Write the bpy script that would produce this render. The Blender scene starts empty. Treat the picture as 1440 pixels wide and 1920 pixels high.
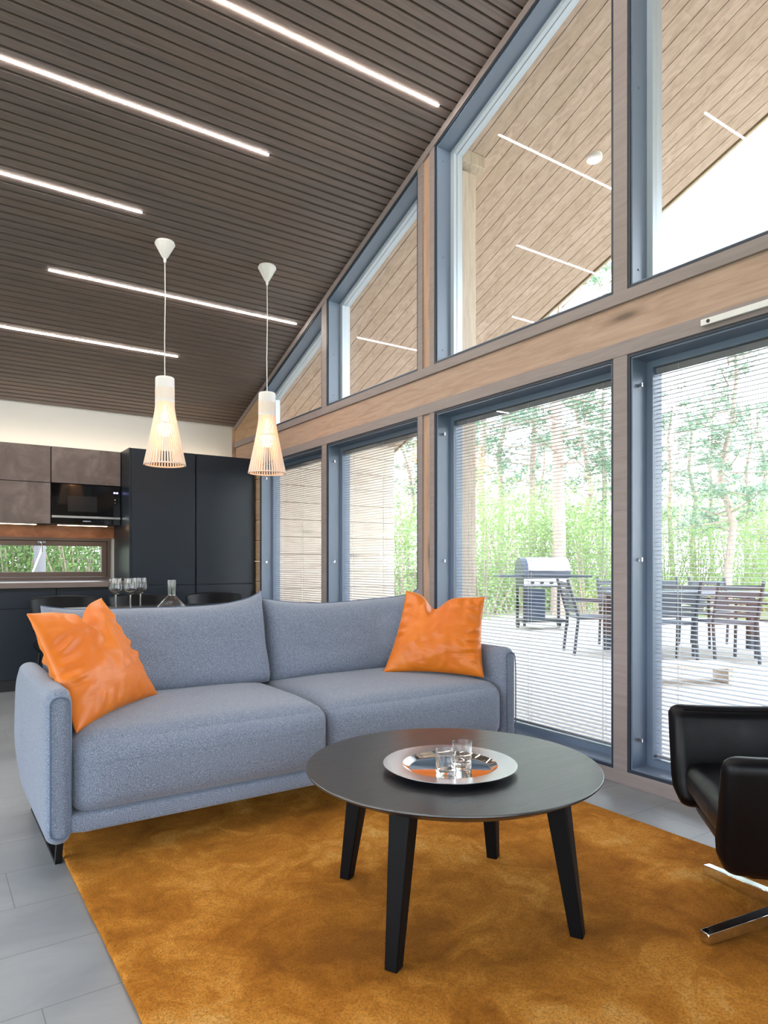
import bpy, bmesh, math, random
from mathutils import Vector, Matrix, noise
C = bpy.context.scene.collection
sc = bpy.context.scene
PI = math.pi
def R(a): return math.radians(a)

# ------------------------------------------------------------------ camera, sky, exposure
EYE = 1.08
cam_d = bpy.data.cameras.new('camera')
cam = bpy.data.objects.new('camera', cam_d); C.objects.link(cam)
cam_d.sensor_fit = 'VERTICAL'; cam_d.sensor_height = 36.0; cam_d.lens = 24.0
cam_d.shift_y = (1058 - 960) / 1920.0          # shift lens: camera level, horizon low in the frame
cam_d.clip_start = 0.02; cam_d.clip_end = 400
cam.location = (0, 0, EYE); cam.rotation_euler = (R(90), 0, R(-34.05))
sc.camera = cam

w = bpy.data.worlds.new('overcast_sky'); sc.world = w; w.use_nodes = True
nt = w.node_tree; bg = nt.nodes['Background']
SKY = 1.55
tc = nt.nodes.new('ShaderNodeTexCoord'); sx = nt.nodes.new('ShaderNodeSeparateXYZ')
rp = nt.nodes.new('ShaderNodeValToRGB')
nt.links.new(tc.outputs['Generated'], sx.inputs[0]); nt.links.new(sx.outputs['Z'], rp.inputs[0])
rp.color_ramp.elements[0].position = 0.0; rp.color_ramp.elements[0].color = (0.92, 0.97, 1.0, 1)
rp.color_ramp.elements[1].position = 0.9; rp.color_ramp.elements[1].color = (0.66, 0.82, 1.0, 1)
nt.links.new(rp.outputs[0], bg.inputs[0]); bg.inputs[1].default_value = SKY

vs = sc.view_settings
vs.view_transform = 'Standard'; vs.look = 'None'; vs.gamma = 1.0; vs.use_curve_mapping = False
vs.exposure = 2.4
sc.cycles.max_bounces = 10; sc.cycles.diffuse_bounces = 5; sc.cycles.glossy_bounces = 5
sc.cycles.transmission_bounces = 8; sc.cycles.transparent_max_bounces = 24
sc.cycles.sample_clamp_indirect = 6.0; sc.cycles.caustics_refractive = False; sc.cycles.caustics_reflective = False
sc.cycles.use_denoising = True

XW = 2.84; YK = 7.16; YR = 2.13; YB = 2*YR - YK; XL = -3.0; XO = 5.06; SL = 0.38; ZE = 2.586
def zc(y): return ZE + SL * (YK - y) if y >= YR else ZE + SL * (y - YB)

def portal(name, loc, rot, sx_, sy_):
    l = bpy.data.lights.new(name, 'AREA'); l.shape = 'RECTANGLE'; l.size = sx_; l.size_y = sy_
    l.cycles.is_portal = True
    o = bpy.data.objects.new(name, l); C.objects.link(o); o.location = loc; o.rotation_euler = rot
portal('daylight_portal', (3.1, 2.13, 1.08), (0, R(90), 0), 2.06, 8.7)
portal('daylight_portal', (3.1, 2.13, 3.2), (0, R(90), 0), 1.7, 6.0)
portal('daylight_portal', (-3.1, .8, 1.25), (0, R(-90), 0), 2.3, 6.8)
portal('daylight_portal', (-0.6, YB-0.1, 1.2), (R(-90), 0, 0), 3.2, 2.3)

# ------------------------------------------------------------------ mesh builder
class MB:
    def __init__(s): s.v = []; s.f = []
    def add(s, vs_, fs):
        b = len(s.v); s.v += [tuple(p) for p in vs_]; s.f += [tuple(b + i for i in f) for f in fs]; return s
    def box(s, x0, x1, y0, y1, z0, z1, M=None):
        p = [(x, y, z) for z in (z0, z1) for y in (y0, y1) for x in (x0, x1)]
        if M is not None: p = [tuple(M @ Vector(q)) for q in p]
        return s.add(p, [(0,2,3,1),(4,5,7,6),(0,1,5,4),(2,6,7,3),(0,4,6,2),(1,3,7,5)])
    def cyl(s, p0, p1, r0, r1=None, n=16, cap=True):
        return s.tube([p0, p1], [r0, r0 if r1 is None else r1], n, cap)
    def tube(s, path, r, n=8, cap=True, closed=False):
        path = [Vector(p) for p in path]
        if not hasattr(r, '__len__'): r = [r] * len(path)
        m = len(path); b = len(s.v); up = None
        for i, p in enumerate(path):
            if closed: t = path[(i+1) % m] - path[i-1]
            else: t = path[min(i+1, m-1)] - path[max(i-1, 0)]
            t.normalize()
            if up is None:
                up = Vector((0,0,1)) if abs(t.z) < .9 else Vector((1,0,0))
            u = (up - t * up.dot(t))
            if u.length < 1e-5: u = t.orthogonal()
            u.normalize(); up = u; q = t.cross(u)
            for k in range(n):
                a = 2*PI*k/n; s.v.append(tuple(p + (u*math.cos(a) + q*math.sin(a)) * r[i]))
        for i in range(m if closed else m-1):
            j = (i+1) % m
            for k in range(n):
                k2 = (k+1) % n
                s.f.append((b+i*n+k, b+i*n+k2, b+j*n+k2, b+j*n+k))
        if cap and not closed:
            s.f.append(tuple(b+k for k in range(n))[::-1]); s.f.append(tuple(b+(m-1)*n+k for k in range(n)))
        return s
    def lathe(s, prof, n=48, c=(0,0,0), sx=1, sy=1, cap=True):
        b = len(s.v); m = len(prof)
        for (r, z) in prof:
            for k in range(n):
                a = 2*PI*k/n; s.v.append((c[0]+r*math.cos(a)*sx, c[1]+r*math.sin(a)*sy, c[2]+z))
        for i in range(m-1):
            for k in range(n):
                k2 = (k+1) % n
                s.f.append((b+i*n+k, b+i*n+k2, b+(i+1)*n+k2, b+(i+1)*n+k))
        if cap and prof[0][0] > 1e-6: s.f.append(tuple(b+k for k in range(n))[::-1])
        if cap and prof[-1][0] > 1e-6: s.f.append(tuple(b+(m-1)*n+k for k in range(n)))
        return s
    def prism(s, poly, a0, a1, axis='x'):
        n = len(poly)
        def mk(a, p):
            return {'x': (a, p[0], p[1]), 'y': (p[0], a, p[1]), 'z': (p[0], p[1], a)}[axis]
        vs_ = [mk(a0, p) for p in poly] + [mk(a1, p) for p in poly]
        fs = [tuple(range(n))[::-1], tuple(range(n, 2*n))] + [(i, (i+1) % n, n+(i+1) % n, n+i) for i in range(n)]
        return s.add(vs_, fs)
    def ring(s, outer, inner, x0, x1):
        n = len(outer)
        vs_ = [(x0,)+tuple(p) for p in outer] + [(x0,)+tuple(p) for p in inner] + [(x1,)+tuple(p) for p in outer] + [(x1,)+tuple(p) for p in inner]
        fs = []
        for i in range(n):
            j = (i+1) % n
            fs += [(i, j, n+j, n+i), (2*n+i, 3*n+i, 3*n+j, 2*n+j), (i, 2*n+i, 2*n+j, j), (n+i, n+j, 3*n+j, 3*n+i)]
        return s.add(vs_, fs)
    def grid(s, fn, nu, nv, wrap_u=False):
        b = len(s.v)
        for j in range(nv+1):
            for i in range(nu if wrap_u else nu+1):
                s.v.append(tuple(fn(i/nu, j/nv)))
        W = nu if wrap_u else nu+1
        for j in range(nv):
            for i in range(nu):
                i2 = (i+1) % W if wrap_u else i+1
                s.f.append((b+j*W+i, b+j*W+i2, b+(j+1)*W+i2, b+(j+1)*W+i))
        return s
    def soft(s, x0, x1, y0, y1, z0, z1, r, n=14, fn=None):
        """rounded box with a grid on every side; fn deforms a point given (p, unit coords)"""
        c = Vector(((x0+x1)/2, (y0+y1)/2, (z0+z1)/2)); h = Vector(((x1-x0)/2, (y1-y0)/2, (z1-z0)/2))
        bm = bmesh.new(); idx = {}
        def vert(q):
            key = (round(q[0], 5), round(q[1], 5), round(q[2], 5))
            if key not in idx:
                p = Vector((q[0]*h.x, q[1]*h.y, q[2]*h.z))
                rr = min(r, h.x, h.y, h.z)
                k = Vector([max(-(h[a]-rr), min(h[a]-rr, p[a])) for a in range(3)])
                d = p - k
                if d.length > 1e-9: p = k + d.normalized() * rr
                if fn: p = fn(p, Vector(q))
                idx[key] = len(s.v); s.v.append(tuple(p + c))
            return idx[key]
        def tt(i, half):   # denser towards edges
            t = -1 + 2*i/n
            return math.sin(t*PI/2)
        for a in range(3):
            b_, c_ = (a+1) % 3, (a+2) % 3
            for sg in (-1, 1):
                for i in range(n):
                    for j in range(n):
                        q = []
                        for (ii, jj) in ((i, j), (i+1, j), (i+1, j+1), (i, j+1)):
                            p = [0, 0, 0]; p[a] = sg; p[b_] = tt(ii, 1); p[c_] = tt(jj, 1); q.append(vert(p))
                        s.f.append(tuple(q) if sg > 0 else tuple(q[::-1]))
        bm.free()
        return s
    def build(s, name, m, parent=None, bevel=0, ang=35, sub=0, smooth=True, loc=None):
        me = bpy.data.meshes.new(name); me.from_pydata(s.v, [], s.f)
        bm = bmesh.new(); bm.from_mesh(me); bmesh.ops.recalc_face_normals(bm, faces=bm.faces); bm.to_mesh(me); bm.free()
        if smooth:
            me.polygons.foreach_set('use_smooth', [True]*len(me.polygons)); me.set_sharp_from_angle(angle=R(ang))
        me.materials.append(m); me.update()
        o = bpy.data.objects.new(name, me); C.objects.link(o)
        if parent: o.parent = parent
        if loc: o.location = loc
        if bevel:
            b = o.modifiers.new('edge', 'BEVEL'); b.width = bevel; b.segments = 2; b.limit_method = 'ANGLE'; b.angle_limit = R(40)
            b.harden_normals = False
        if sub:
            b = o.modifiers.new('sub', 'SUBSURF'); b.levels = sub; b.render_levels = sub
        return o
def tag(o, label=None, cat=None, group=None, kind=None):
    if label: o['label'] = label
    if cat: o['category'] = cat
    if group: o['group'] = group
    if kind: o['kind'] = kind
    return o
def thing(name, label, cat, loc=(0,0,0), rz=0, group=None):
    o = bpy.data.objects.new(name, None); C.objects.link(o); o.location = loc; o.rotation_euler = (0,0,rz)
    o.empty_display_size = .05
    return tag(o, label, cat, group)
def struct(mb, name, m, parent=None, **k):
    o = mb.build(name, m, parent, **k)
    if parent is None: o['kind'] = 'structure'
    return o
KIDS = {}
def copy_tree(o, parent=None):
    c = o.copy(); C.objects.link(c); c.parent = parent
    for ch in o.children: copy_tree(ch, c)
    return c
def place(o, loc, rz, label=None, group=None):
    c = copy_tree(o); c.location = loc; c.rotation_euler = (0,0,rz)
    if label: c['label'] = label
    if group: c['group'] = group
    return c

# ------------------------------------------------------------------ materials
def srgb(r, g, b):
    f = lambda c: (c/255/12.92) if c/255 <= .04045 else ((c/255+.055)/1.055)**2.4
    return (f(r), f(g), f(b), 1)
class Mt:
    def __init__(s, name, col=(200,200,200), rough=.5, metal=0, spec=.5, lin=False):
        s.m = bpy.data.materials.new(name); s.m.use_nodes = True; s.t = s.m.node_tree; s.b = s.t.nodes['Principled BSDF']
        s.col = srgb(*col); s.b.inputs['Base Color'].default_value = s.col
        s.b.inputs['Roughness'].default_value = rough; s.b.inputs['Metallic'].default_value = metal
        s.b.inputs['Specular IOR Level'].default_value = spec
        s.co = s.n('ShaderNodeTexCoord').outputs['Object']
    def n(s, t, **k):
        x = s.t.nodes.new(t)
        for a, v in k.items(): setattr(x, a, v)
        return x
    def l(s, a, b): s.t.links.new(a, b)
    def map(s, sc_=(1,1,1), rot=(0,0,0), loc=(0,0,0), src=None):
        x = s.n('ShaderNodeMapping'); x.inputs['Scale'].default_value = sc_; x.inputs['Rotation'].default_value = rot
        x.inputs['Location'].default_value = loc; s.l(src or s.co, x.inputs[0]); return x.outputs[0]
    def noise(s, scale, vec=None, detail=4, rough=.55, dist=0):
        x = s.n('ShaderNodeTexNoise'); x.inputs['Scale'].default_value = scale; x.inputs['Detail'].default_value = detail
        x.inputs['Roughness'].default_value = rough; x.inputs['Distortion'].default_value = dist
        s.l(vec or s.co, x.inputs['Vector']); return x.outputs['Fac']
    def ramp(s, fac, stops, interp='LINEAR'):
        x = s.n('ShaderNodeValToRGB'); x.color_ramp.interpolation = interp
        e = x.color_ramp.elements
        while len(e) < len(stops): e.new(.5)
        for i, (p, c) in enumerate(stops):
            e[i].position = p; e[i].color = srgb(*c) if len(c) == 3 and max(c) > 1 else (c[0], c[0], c[0], 1)
        s.l(fac, x.inputs[0]); return x.outputs[0]
    def mix(s, fac, a, b, mode='MIX'):
        x = s.n('ShaderNodeMix', data_type='RGBA', blend_type=mode)
        for v, i in ((fac, 0), (a, 6), (b, 7)):
            if hasattr(v, 'type') or hasattr(v, 'links'): s.l(v, x.inputs[i])
            else: x.inputs[i].default_value = v if i == 0 or len(v) == 4 else srgb(*v)
        return x.outputs[2]
    def math(s, op, a, b=None, c=None):
        x = s.n('ShaderNodeMath', operation=op)
        for i, v in enumerate((a, b, c)):
            if v is None: continue
            if hasattr(v, 'links'): s.l(v, x.inputs[i])
            else: x.inputs[i].default_value = v
        return x.outputs[0]
    def base(s, c): s.l(c, s.b.inputs['Base Color']); return s
    def bump(s, h, st=.3, d=.002, prev=None):
        x = s.n('ShaderNodeBump'); x.inputs['Strength'].default_value = st; x.inputs['Distance'].default_value = d
        s.l(h, x.inputs['Height']); s.l(x.outputs[0], s.b.inputs['Normal'])
        if prev: s.l(prev, x.inputs['Normal'])
        return x.outputs[0]
    def set(s, **k):
        for a, v in k.items(): s.b.inputs[a.replace('_', ' ')].default_value = v
        return s

def emat(name, col, st):
    m = Mt(name, (255,255,255)); m.b.inputs['Emission Color'].default_value = srgb(*col); m.b.inputs['Emission Strength'].default_value = st
    m.b.inputs['Base Color'].default_value = (0,0,0,1); return m.m
def pine(name, c1, c2, c3, axis='y', scale=1.0, rough=.6, knots=True):
    m = Mt(name, c1, rough)
    sc_ = {'x': (1.2, 14, 14), 'y': (14, 1.2, 14), 'z': (14, 14, 1.2)}[axis]
    v = m.map(tuple(q*scale for q in sc_))
    g = m.noise(2.2, v, 5, .6, 1.2); g2 = m.noise(9, v, 3)
    col = m.ramp(g, [(.3, c1), (.5, c2), (.72, c3)])
    col = m.mix(m.math('MULTIPLY', g2, .25), col, c3)
    if knots:
        k = {'x': (1.3, .02, 5.5), 'y': (.02, 1.3, 5.5), 'z': (.02, 5.5, 1.3)}[axis]
        vo = m.n('ShaderNodeTexVoronoi'); vo.inputs['Scale'].default_value = 1.0
        m.l(m.map(k), vo.inputs['Vector'])
        kk = m.ramp(vo.outputs['Distance'], [(.06, (1.,)), (.12, (.35,)), (.2, (0.,))])
        dk = tuple(int(q*.55) for q in c3)
        col = m.mix(m.math('MULTIPLY', kk, .8), col, dk)
    m.base(col); m.bump(g, .12, .002); return m.m

M = {}
M['pine_in'] = pine('warm_pine', (192,165,147), (182,154,136), (165,135,116), 'y')
M['pine_in_z'] = pine('warm_pine_upright', (198,167,146), (188,156,134), (170,136,114), 'z')
M['pine_log'] = pine('pine_log_wall', (196,168,138), (186,156,126), (168,136,106), 'y')
M['pine_out_x'] = pine('silvery_pine_log', (226,215,202), (216,203,188), (192,176,158), 'x')
M['pine_out_z'] = pine('silvery_pine_post', (205,190,172), (192,176,158), (172,154,134), 'z')
M['pine_out_y'] = pine('silvery_pine_board', (205,188,160), (192,174,146), (170,150,122), 'y')
M['deck'] = pine('weathered_deck', (206,192,178), (194,180,166), (172,158,146), 'x', knots=False)
def soffit_mat():
    m = Mt('soffit_board', (200,180,150), .7)
    at = m.n('ShaderNodeNewGeometry').outputs['Random Per Island']
    g = m.noise(2.0, m.map((12, 1.3, 12)), 5, .6, 1.0)
    col = m.ramp(g, [(.3, (210,188,172)), (.52, (194,171,154)), (.75, (170,146,129))])
    col = m.mix(m.math('MULTIPLY', at, .35), col, (172,152,128)); m.base(col); m.bump(g, .1); return m.m
M['soffit'] = soffit_mat()
M['gap'] = Mt('dark_gap', (38,33,30), .8).m
def slat_mat():
    m = Mt('stained_slat', (92,82,76), .55)
    at = m.n('ShaderNodeNewGeometry').outputs['Random Per Island']
    g = m.noise(2.0, m.map((1.0, 22, 22)), 5, .6, .8)
    col = m.ramp(g, [(.25, (132,117,111)), (.5, (120,106,101)), (.78, (102,90,87))])
    big = m.ramp(m.noise(.9, m.map((.8, 2.5, 1)), 2), [(.45, (0.,)), (.62, (1.,))])
    col = m.mix(m.math('MULTIPLY', big, .35), col, (134,114,102))
    col = m.mix(m.math('MULTIPLY', at, .3), col, (104,98,98)); m.base(col); m.bump(g, .08); return m.m
M['slat'] = slat_mat()
M['black'] = Mt('black_backing', (14,13,13), .9).m
M['trim'] = pine('grey_brown_trim', (156,145,144), (148,137,136), (138,127,126), 'y', knots=False)
M['frame'] = Mt('blue_grey_window_paint', (112,128,150), .3, 0, .6).m
M['gasket'] = Mt('dark_blue_gasket', (44,54,68), .5).m
M['sash'] = Mt('sky_lit_sash_paint', (190,202,214), .3, .2, .5).m  # frame paint lightened, sky light on the upper sashes put into the colour
M['plaster'] = Mt('white_plaster', (206,206,204), .85).m
def tiles():
    m = Mt('grey_stone_tile', (140,146,152), .38)
    s3 = m.n('ShaderNodeSeparateXYZ'); m.l(m.co, s3.inputs[0])
    H = .293; W = .6
    ry = m.math('DIVIDE', m.math('SUBTRACT', s3.outputs[1], 1.84 - 20*H), H)
    row = m.math('FLOOR', ry); fy = m.math('FRACT', ry)
    rx = m.math('DIVIDE', m.math('ADD', m.math('SUBTRACT', s3.outputs[0], .24 - 12), m.math('MULTIPLY', m.math('MODULO', m.math('ADD', row, 2), 3), .2)), W)
    # row 19 (just before y 1.84) starts at x 0.24
    fx = m.math('FRACT', rx); col_i = m.math('FLOOR', rx)
    ex = m.math('MULTIPLY', m.math('MINIMUM', fx, m.math('SUBTRACT', 1, fx)), W)
    ey = m.math('MULTIPLY', m.math('MINIMUM', fy, m.math('SUBTRACT', 1, fy)), H)
    e = m.math('MINIMUM', ex, ey)
    joint = m.math('LESS_THAN', e, .0013)
    cv = m.n('ShaderNodeCombineXYZ'); m.l(row, cv.inputs[0]); m.l(col_i, cv.inputs[1])
    wn = m.n('ShaderNodeTexWhiteNoise'); m.l(cv.outputs[0], wn.inputs['Vector'])
    n1 = m.noise(2.2, m.map((1, 1.8, 1)), 6, .6, .6)
    col = m.ramp(n1, [(.3, (124,129,134)), (.5, (141,146,150)), (.72, (158,162,165))])
    col = m.mix(m.math('MULTIPLY', wn.outputs['Value'], .35), col, (128,132,136))
    col = m.mix(joint, col, (100,102,103)); m.base(col)
    m.l(m.ramp(n1, [(.3, (.30,)), (.7, (.40,))]), m.b.inputs['Roughness'])
    m.bump(m.math('SUBTRACT', 1.0, joint), .1, .001); return m.m
M['tile'] = tiles()
def rug():
    m = Mt('ochre_velour_pile', (190,120,40), .95)
    wv = m.n('ShaderNodeMix', data_type='VECTOR'); 
    na = m.n('ShaderNodeTexNoise'); na.inputs['Scale'].default_value = 3.0; na.inputs['Detail'].default_value = 3; m.l(m.co, na.inputs['Vector'])
    ad = m.n('ShaderNodeVectorMath', operation='MULTIPLY_ADD'); m.l(na.outputs['Color'], ad.inputs[0]); ad.inputs[1].default_value = (.30,.30,.0); m.l(m.co, ad.inputs[2])
    n1 = m.noise(2.0, ad.outputs[0], 6, .62, .5)
    n2 = m.noise(9, ad.outputs[0], 5, .65, .6)
    f = m.math('ADD', m.math('MULTIPLY', n1, .65), m.math('MULTIPLY', n2, .35))
    col = m.ramp(f, [(.37, (144,82,20)), (.44, (170,102,28)), (.50, (192,120,38)), (.56, (220,148,60)), (.64, (236,178,98))])
    fine = m.noise(170, None, 3, .8)
    col = m.mix(m.math('MULTIPLY', m.ramp(fine, [(.36, (1.,)), (.56, (0.,))]), .6), col, (96,52,12))
    m.base(col); m.set(Sheen_Weight=.35, Sheen_Roughness=.4, Specular_IOR_Level=.1)
    m.b.inputs['Sheen Tint'].default_value = srgb(235,180,90)
    p = m.bump(f, .3, .012); m.bump(fine, 1.0, .008, p); return m.m
M['rug'] = rug()
def fabric():
    m = Mt('heather_blue_grey_fabric', (110,122,140), .92)
    f = m.noise(330, m.map((1, 1, 1)), 2, .8); f2 = m.noise(90, None, 3); f3 = m.noise(5, None, 3)
    c = m.ramp(f, [(.36, (82,92,109)), (.5, (114,125,144)), (.62, (158,167,183))])
    c = m.mix(m.math('MULTIPLY', f2, .35), c, (104,112,128)); c = m.mix(m.math('MULTIPLY', f3, .25), c, (120,128,144)); m.base(c)
    m.set(Sheen_Weight=.25, Specular_IOR_Level=.15)
    p = m.bump(f, .5, .0015); m.bump(f3, .12, .02, p); return m.m
M['fabric'] = fabric()
M['piping'] = Mt('dark_piping', (84,98,120), .8).m
def velvet():
    m = Mt('orange_satin_velvet', (210,108,30), .40)
    f = m.noise(4, None, 4, .5, .5); m.base(m.ramp(f, [(.3, (206,104,16)), (.7, (220,122,32))]))
    m.set(Sheen_Weight=.35, Sheen_Roughness=.35, Specular_IOR_Level=.45); m.b.inputs['Sheen Tint'].default_value = srgb(255,190,120)
    w1 = m.noise(5, m.map((1,1,2.6)), 3, .5, .8); m.bump(w1, .22, .03); return m.m
M['velvet'] = velvet()
def leather():
    m = Mt('black_leather', (6,6,10), .34, 0, .2)
    v = m.n('ShaderNodeTexVoronoi'); v.inputs['Scale'].default_value = 380; m.l(m.co, v.inputs['Vector'])
    f = m.noise(6, None, 3); m.l(m.ramp(f, [(.3, (.3,)), (.7, (.45,))]), m.b.inputs['Roughness'])
    p = m.bump(v.outputs['Distance'], .12, .001); m.bump(f, .15, .02, p); return m.m
M['leather'] = leather()
M['chrome'] = Mt('polished_chrome', (225,225,228), .08, 1).m
M['steel'] = Mt('satin_steel', (200,200,202), .25, 1).m
M['steel_mirror'] = Mt('mirror_steel', (232,230,226), .05, 1).m
def blackoak():
    m = Mt('black_stained_oak', (34,34,38), .34, 0, .9)
    g = m.noise(3, m.map((2, 60, 8)), 5, .65, .6)
    m.base(m.ramp(g, [(.35, (17,19,24)), (.55, (26,28,34)), (.75, (42,45,53))])); m.bump(g, .18, .001)
    m.l(m.ramp(g, [(.3, (.27,)), (.7, (.40,))]), m.b.inputs['Roughness']); m.set(Coat_Weight=.25, Coat_Roughness=.34); return m.m
M['oak'] = blackoak()
M['oak_edge'] = Mt('black_stained_wood', (10,10,12), .5, 0, .12).m
M['metal_black'] = Mt('black_steel', (20,20,22), .4, .3).m
M['cab_dark'] = Mt('matt_midnight_laminate', (24,32,42), .36, 0, .4).m
M['cab_body'] = Mt('dark_carcass', (20,22,26), .6).m
def stone_lam():
    m = Mt('brown_stone_laminate', (110,96,90), .5)
    f = m.noise(5, None, 6, .65, .8); f2 = m.noise(26, None, 4)
    c = m.ramp(f, [(.3, (84,72,68)), (.5, (104,90,86)), (.7, (126,112,108))]); c = m.mix(m.math('MULTIPLY', f2, .3), c, (92,78,74))
    m.base(c); m.bump(f2, .08); return m.m
M['stone'] = stone_lam()
M['worktop'] = Mt('brown_stone_worktop', (112,98,92), .35).m
def copper():
    m = Mt('rust_backsplash', (150,100,70), .4)
    f = m.noise(8, m.map((1,1,2)), 5, .6, .5); m.base(m.ramp(f, [(.3, (120,72,44)), (.6, (160,104,68)), (.8, (178,126,90))])); return m.m
M['splash'] = copper()
M['brownframe'] = Mt('brown_window_paint', (92,78,72), .4).m
M['gloss_black'] = Mt('gloss_black_glass', (6,6,8), .06).m
M['dark_window'] = Mt('smoked_glass', (30,30,32), .15).m
M['white'] = Mt('white_lacquer', (232,232,232), .45).m
M['lath'] = Mt('white_birch_lath', (240,228,216), .5).m
M['cord'] = Mt('white_cord', (225,225,222), .7).m
M['blind'] = Mt('pale_grey_blind', (148,150,155), .5).m
M['led'] = emat('white_led', (255,246,236), 32)
M['led_warm'] = emat('warm_led', (255,214,160), 6)
M['led_top'] = emat('soft_warm_led', (255,230,195), 4.0)
M['bulb'] = emat('warm_bulb', (255,178,112), 4.2)
M['digit'] = emat('blue_white_digits', (170,170,255), 1.0)
M['plastic'] = Mt('black_plastic', (24,25,28), .5).m
M['plastic_grey'] = Mt('anthracite_outdoor', (70,74,82), .6).m
M['grill'] = Mt('dark_blue_enamel', (46,56,72), .3, .3).m
def glass(name='window_glass', tint=.97):
    m = bpy.data.materials.new(name); m.use_nodes = True; t = m.node_tree; t.nodes.clear()
    n = t.nodes.new; L = t.links.new
    g = n('ShaderNodeNewGeometry'); d = n('ShaderNodeVectorMath'); d.operation = 'DOT_PRODUCT'
    L(g.outputs['Incoming'], d.inputs[0]); L(g.outputs['Normal'], d.inputs[1])
    def mt(op, a, b):
        x = n('ShaderNodeMath'); x.operation = op
        for i, v in ((0, a), (1, b)):
            if v is None: continue
            if hasattr(v, 'links'): L(v, x.inputs[i])
            else: x.inputs[i].default_value = v
        return x.outputs[0]
    a = mt('ABSOLUTE', d.outputs['Value'], None); p = mt('POWER', mt('SUBTRACT', 1.0, a), 5.0)
    f = mt('ADD', mt('MULTIPLY', p, .9), .045)
    tr = n('ShaderNodeBsdfTransparent'); tr.inputs[0].default_value = (tint, tint, tint, 1)
    gl = n('ShaderNodeBsdfGlossy'); gl.inputs['Roughness'].default_value = 0.0
    mx = n('ShaderNodeMixShader'); L(f, mx.inputs[0]); L(tr.outputs[0], mx.inputs[1]); L(gl.outputs[0], mx.inputs[2])
    o = n('ShaderNodeOutputMaterial'); L(mx.outputs[0], o.inputs[0]); return m
M['glass'] = glass()
def clear():
    m = Mt('clear_glass', (255,255,255), .0); m.set(Transmission_Weight=1.0, IOR=1.5); m.b.inputs['Roughness'].default_value = .02; return m.m
M['clear'] = clear()
def leafmat(name, c1, c2):
    m = Mt(name, c1, .6); at = m.n('ShaderNodeNewGeometry').outputs['Random Per Island']
    col = m.mix(at, srgb(*c1), srgb(*c2)); m.base(col)
    t = m.n('ShaderNodeBsdfTranslucent'); m.l(col, t.inputs[0])
    mx = m.n('ShaderNodeMixShader'); mx.inputs[0].default_value = .4
    m.l(m.b.outputs[0], mx.inputs[1]); m.l(t.outputs[0], mx.inputs[2]); m.l(mx.outputs[0], m.t.nodes['Material Output'].inputs[0]); return m.m
M['leaf'] = leafmat('light_green_leaf', (150,180,112), (182,204,140))
M['needle'] = leafmat('pine_needle', (120,150,120), (150,176,150))
M['bark'] = pine('pine_bark', (196,176,164), (180,158,146), (150,128,118), 'z', knots=False)
M['leaf_shade'] = leafmat('leaf_darkened_for_shade', (84,112,58), (120,150,80))  # darker copy of the leaf colour, with woodland shade put into it
M['birch'] = Mt('pale_birch_bark', (122,118,124), .7).m
def grass():
    m = Mt('forest_floor', (120,150,80), .9); f = m.noise(1.2, None, 6); m.base(m.ramp(f, [(.3, (140,138,112)), (.6, (160,166,124)), (.8, (180,178,150))])); return m.m
M['grass'] = grass()

# ------------------------------------------------------------------ room shell
struct(MB().box(XL-.2, XW+.02, YB-.2, YK+.2, -.1, 0), 'floor', M['tile'])
m = MB()                                                # kitchen wall with its letterbox window opening
WX0, WX1, WZ0, WZ1 = -.3, 1.545, .93, 1.335
m.box(XL, WX0, YK, YK+.2, 0, ZE+.1); m.box(WX1, XW+.2, YK, YK+.2, 0, ZE+.1)
m.box(WX0, WX1, YK, YK+.2, 0, WZ0); m.box(WX0, WX1, YK, YK+.2, WZ1, ZE+.1)
struct(m, 'wall_back', M['plaster'])
def gable(x0, x1, holes):
    """a gable wall as a slab with rectangular holes (holes share z0, z1)"""
    mb = MB(); z0, z1 = holes[0][2], holes[0][3]
    mb.box(x0, x1, YB, YK, 0, z0)
    ys = [YB] + [q for h in holes for q in h[:2]] + [YK]
    for i in range(0, len(ys), 2): mb.box(x0, x1, ys[i], ys[i+1], z0, z1)
    mb.prism([(YB, z1), (YK, z1), (YK, ZE+.1), (YR, zc(YR)+.1), (YB, ZE+.1)], x0, x1, 'x')
    return mb
struct(gable(XL-.2, XL, [(-2.6, .4, .1, 2.4), (.8, 4.2, .1, 2.4)]), 'wall_left', M['plaster'])
m = MB(); m.box(XL, -2.2, YB-.2, YB, 0, ZE+.1); m.box(1.0, XW+.2, YB-.2, YB, 0, ZE+.1); m.box(-2.2, 1.0, YB-.2, YB, 0, .1); m.box(-2.2, 1.0, YB-.2, YB, 2.4, ZE+.1)
struct(m, 'wall_front', M['plaster'])

# ceiling: dark backing, stained slats across the room, a light strip in every twelfth gap
PITCH = .0574; YL = 3.416
TH = .30
m = MB(); m.prism([(YB-.3, zc(YB)-.11+.045), (YR, zc(YR)+.045), (YK+.3, zc(YK)-.11+.045), (YK+.3, zc(YK)+TH-.1), (YR, zc(YR)+TH), (YB-.3, zc(YB)+TH-.1)], XL-.2, XW+.2, 'x')
struct(m, 'ceiling', M['black'], smooth=False)
m = MB(); led_y = []
k0 = int((YR - YL)/PITCH) - 1
for k in range(k0, 70):
    a = YL + k*PITCH + .0076; b = YL + (k+1)*PITCH - .0076
    a = max(a, YR + .003); b = min(b, YK)
    if b - a < .008: continue
    for mir in (0, 1):
        p, q = (a, b) if not mir else (2*YR-b, 2*YR-a)
        m.prism([(p, zc(p)), (q, zc(q)), (q, zc(q)+.03), (p, zc(p)+.03)], XL, XW-.001, 'x')
o = struct(m, 'ceiling_slats', M['slat'], smooth=False)
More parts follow.
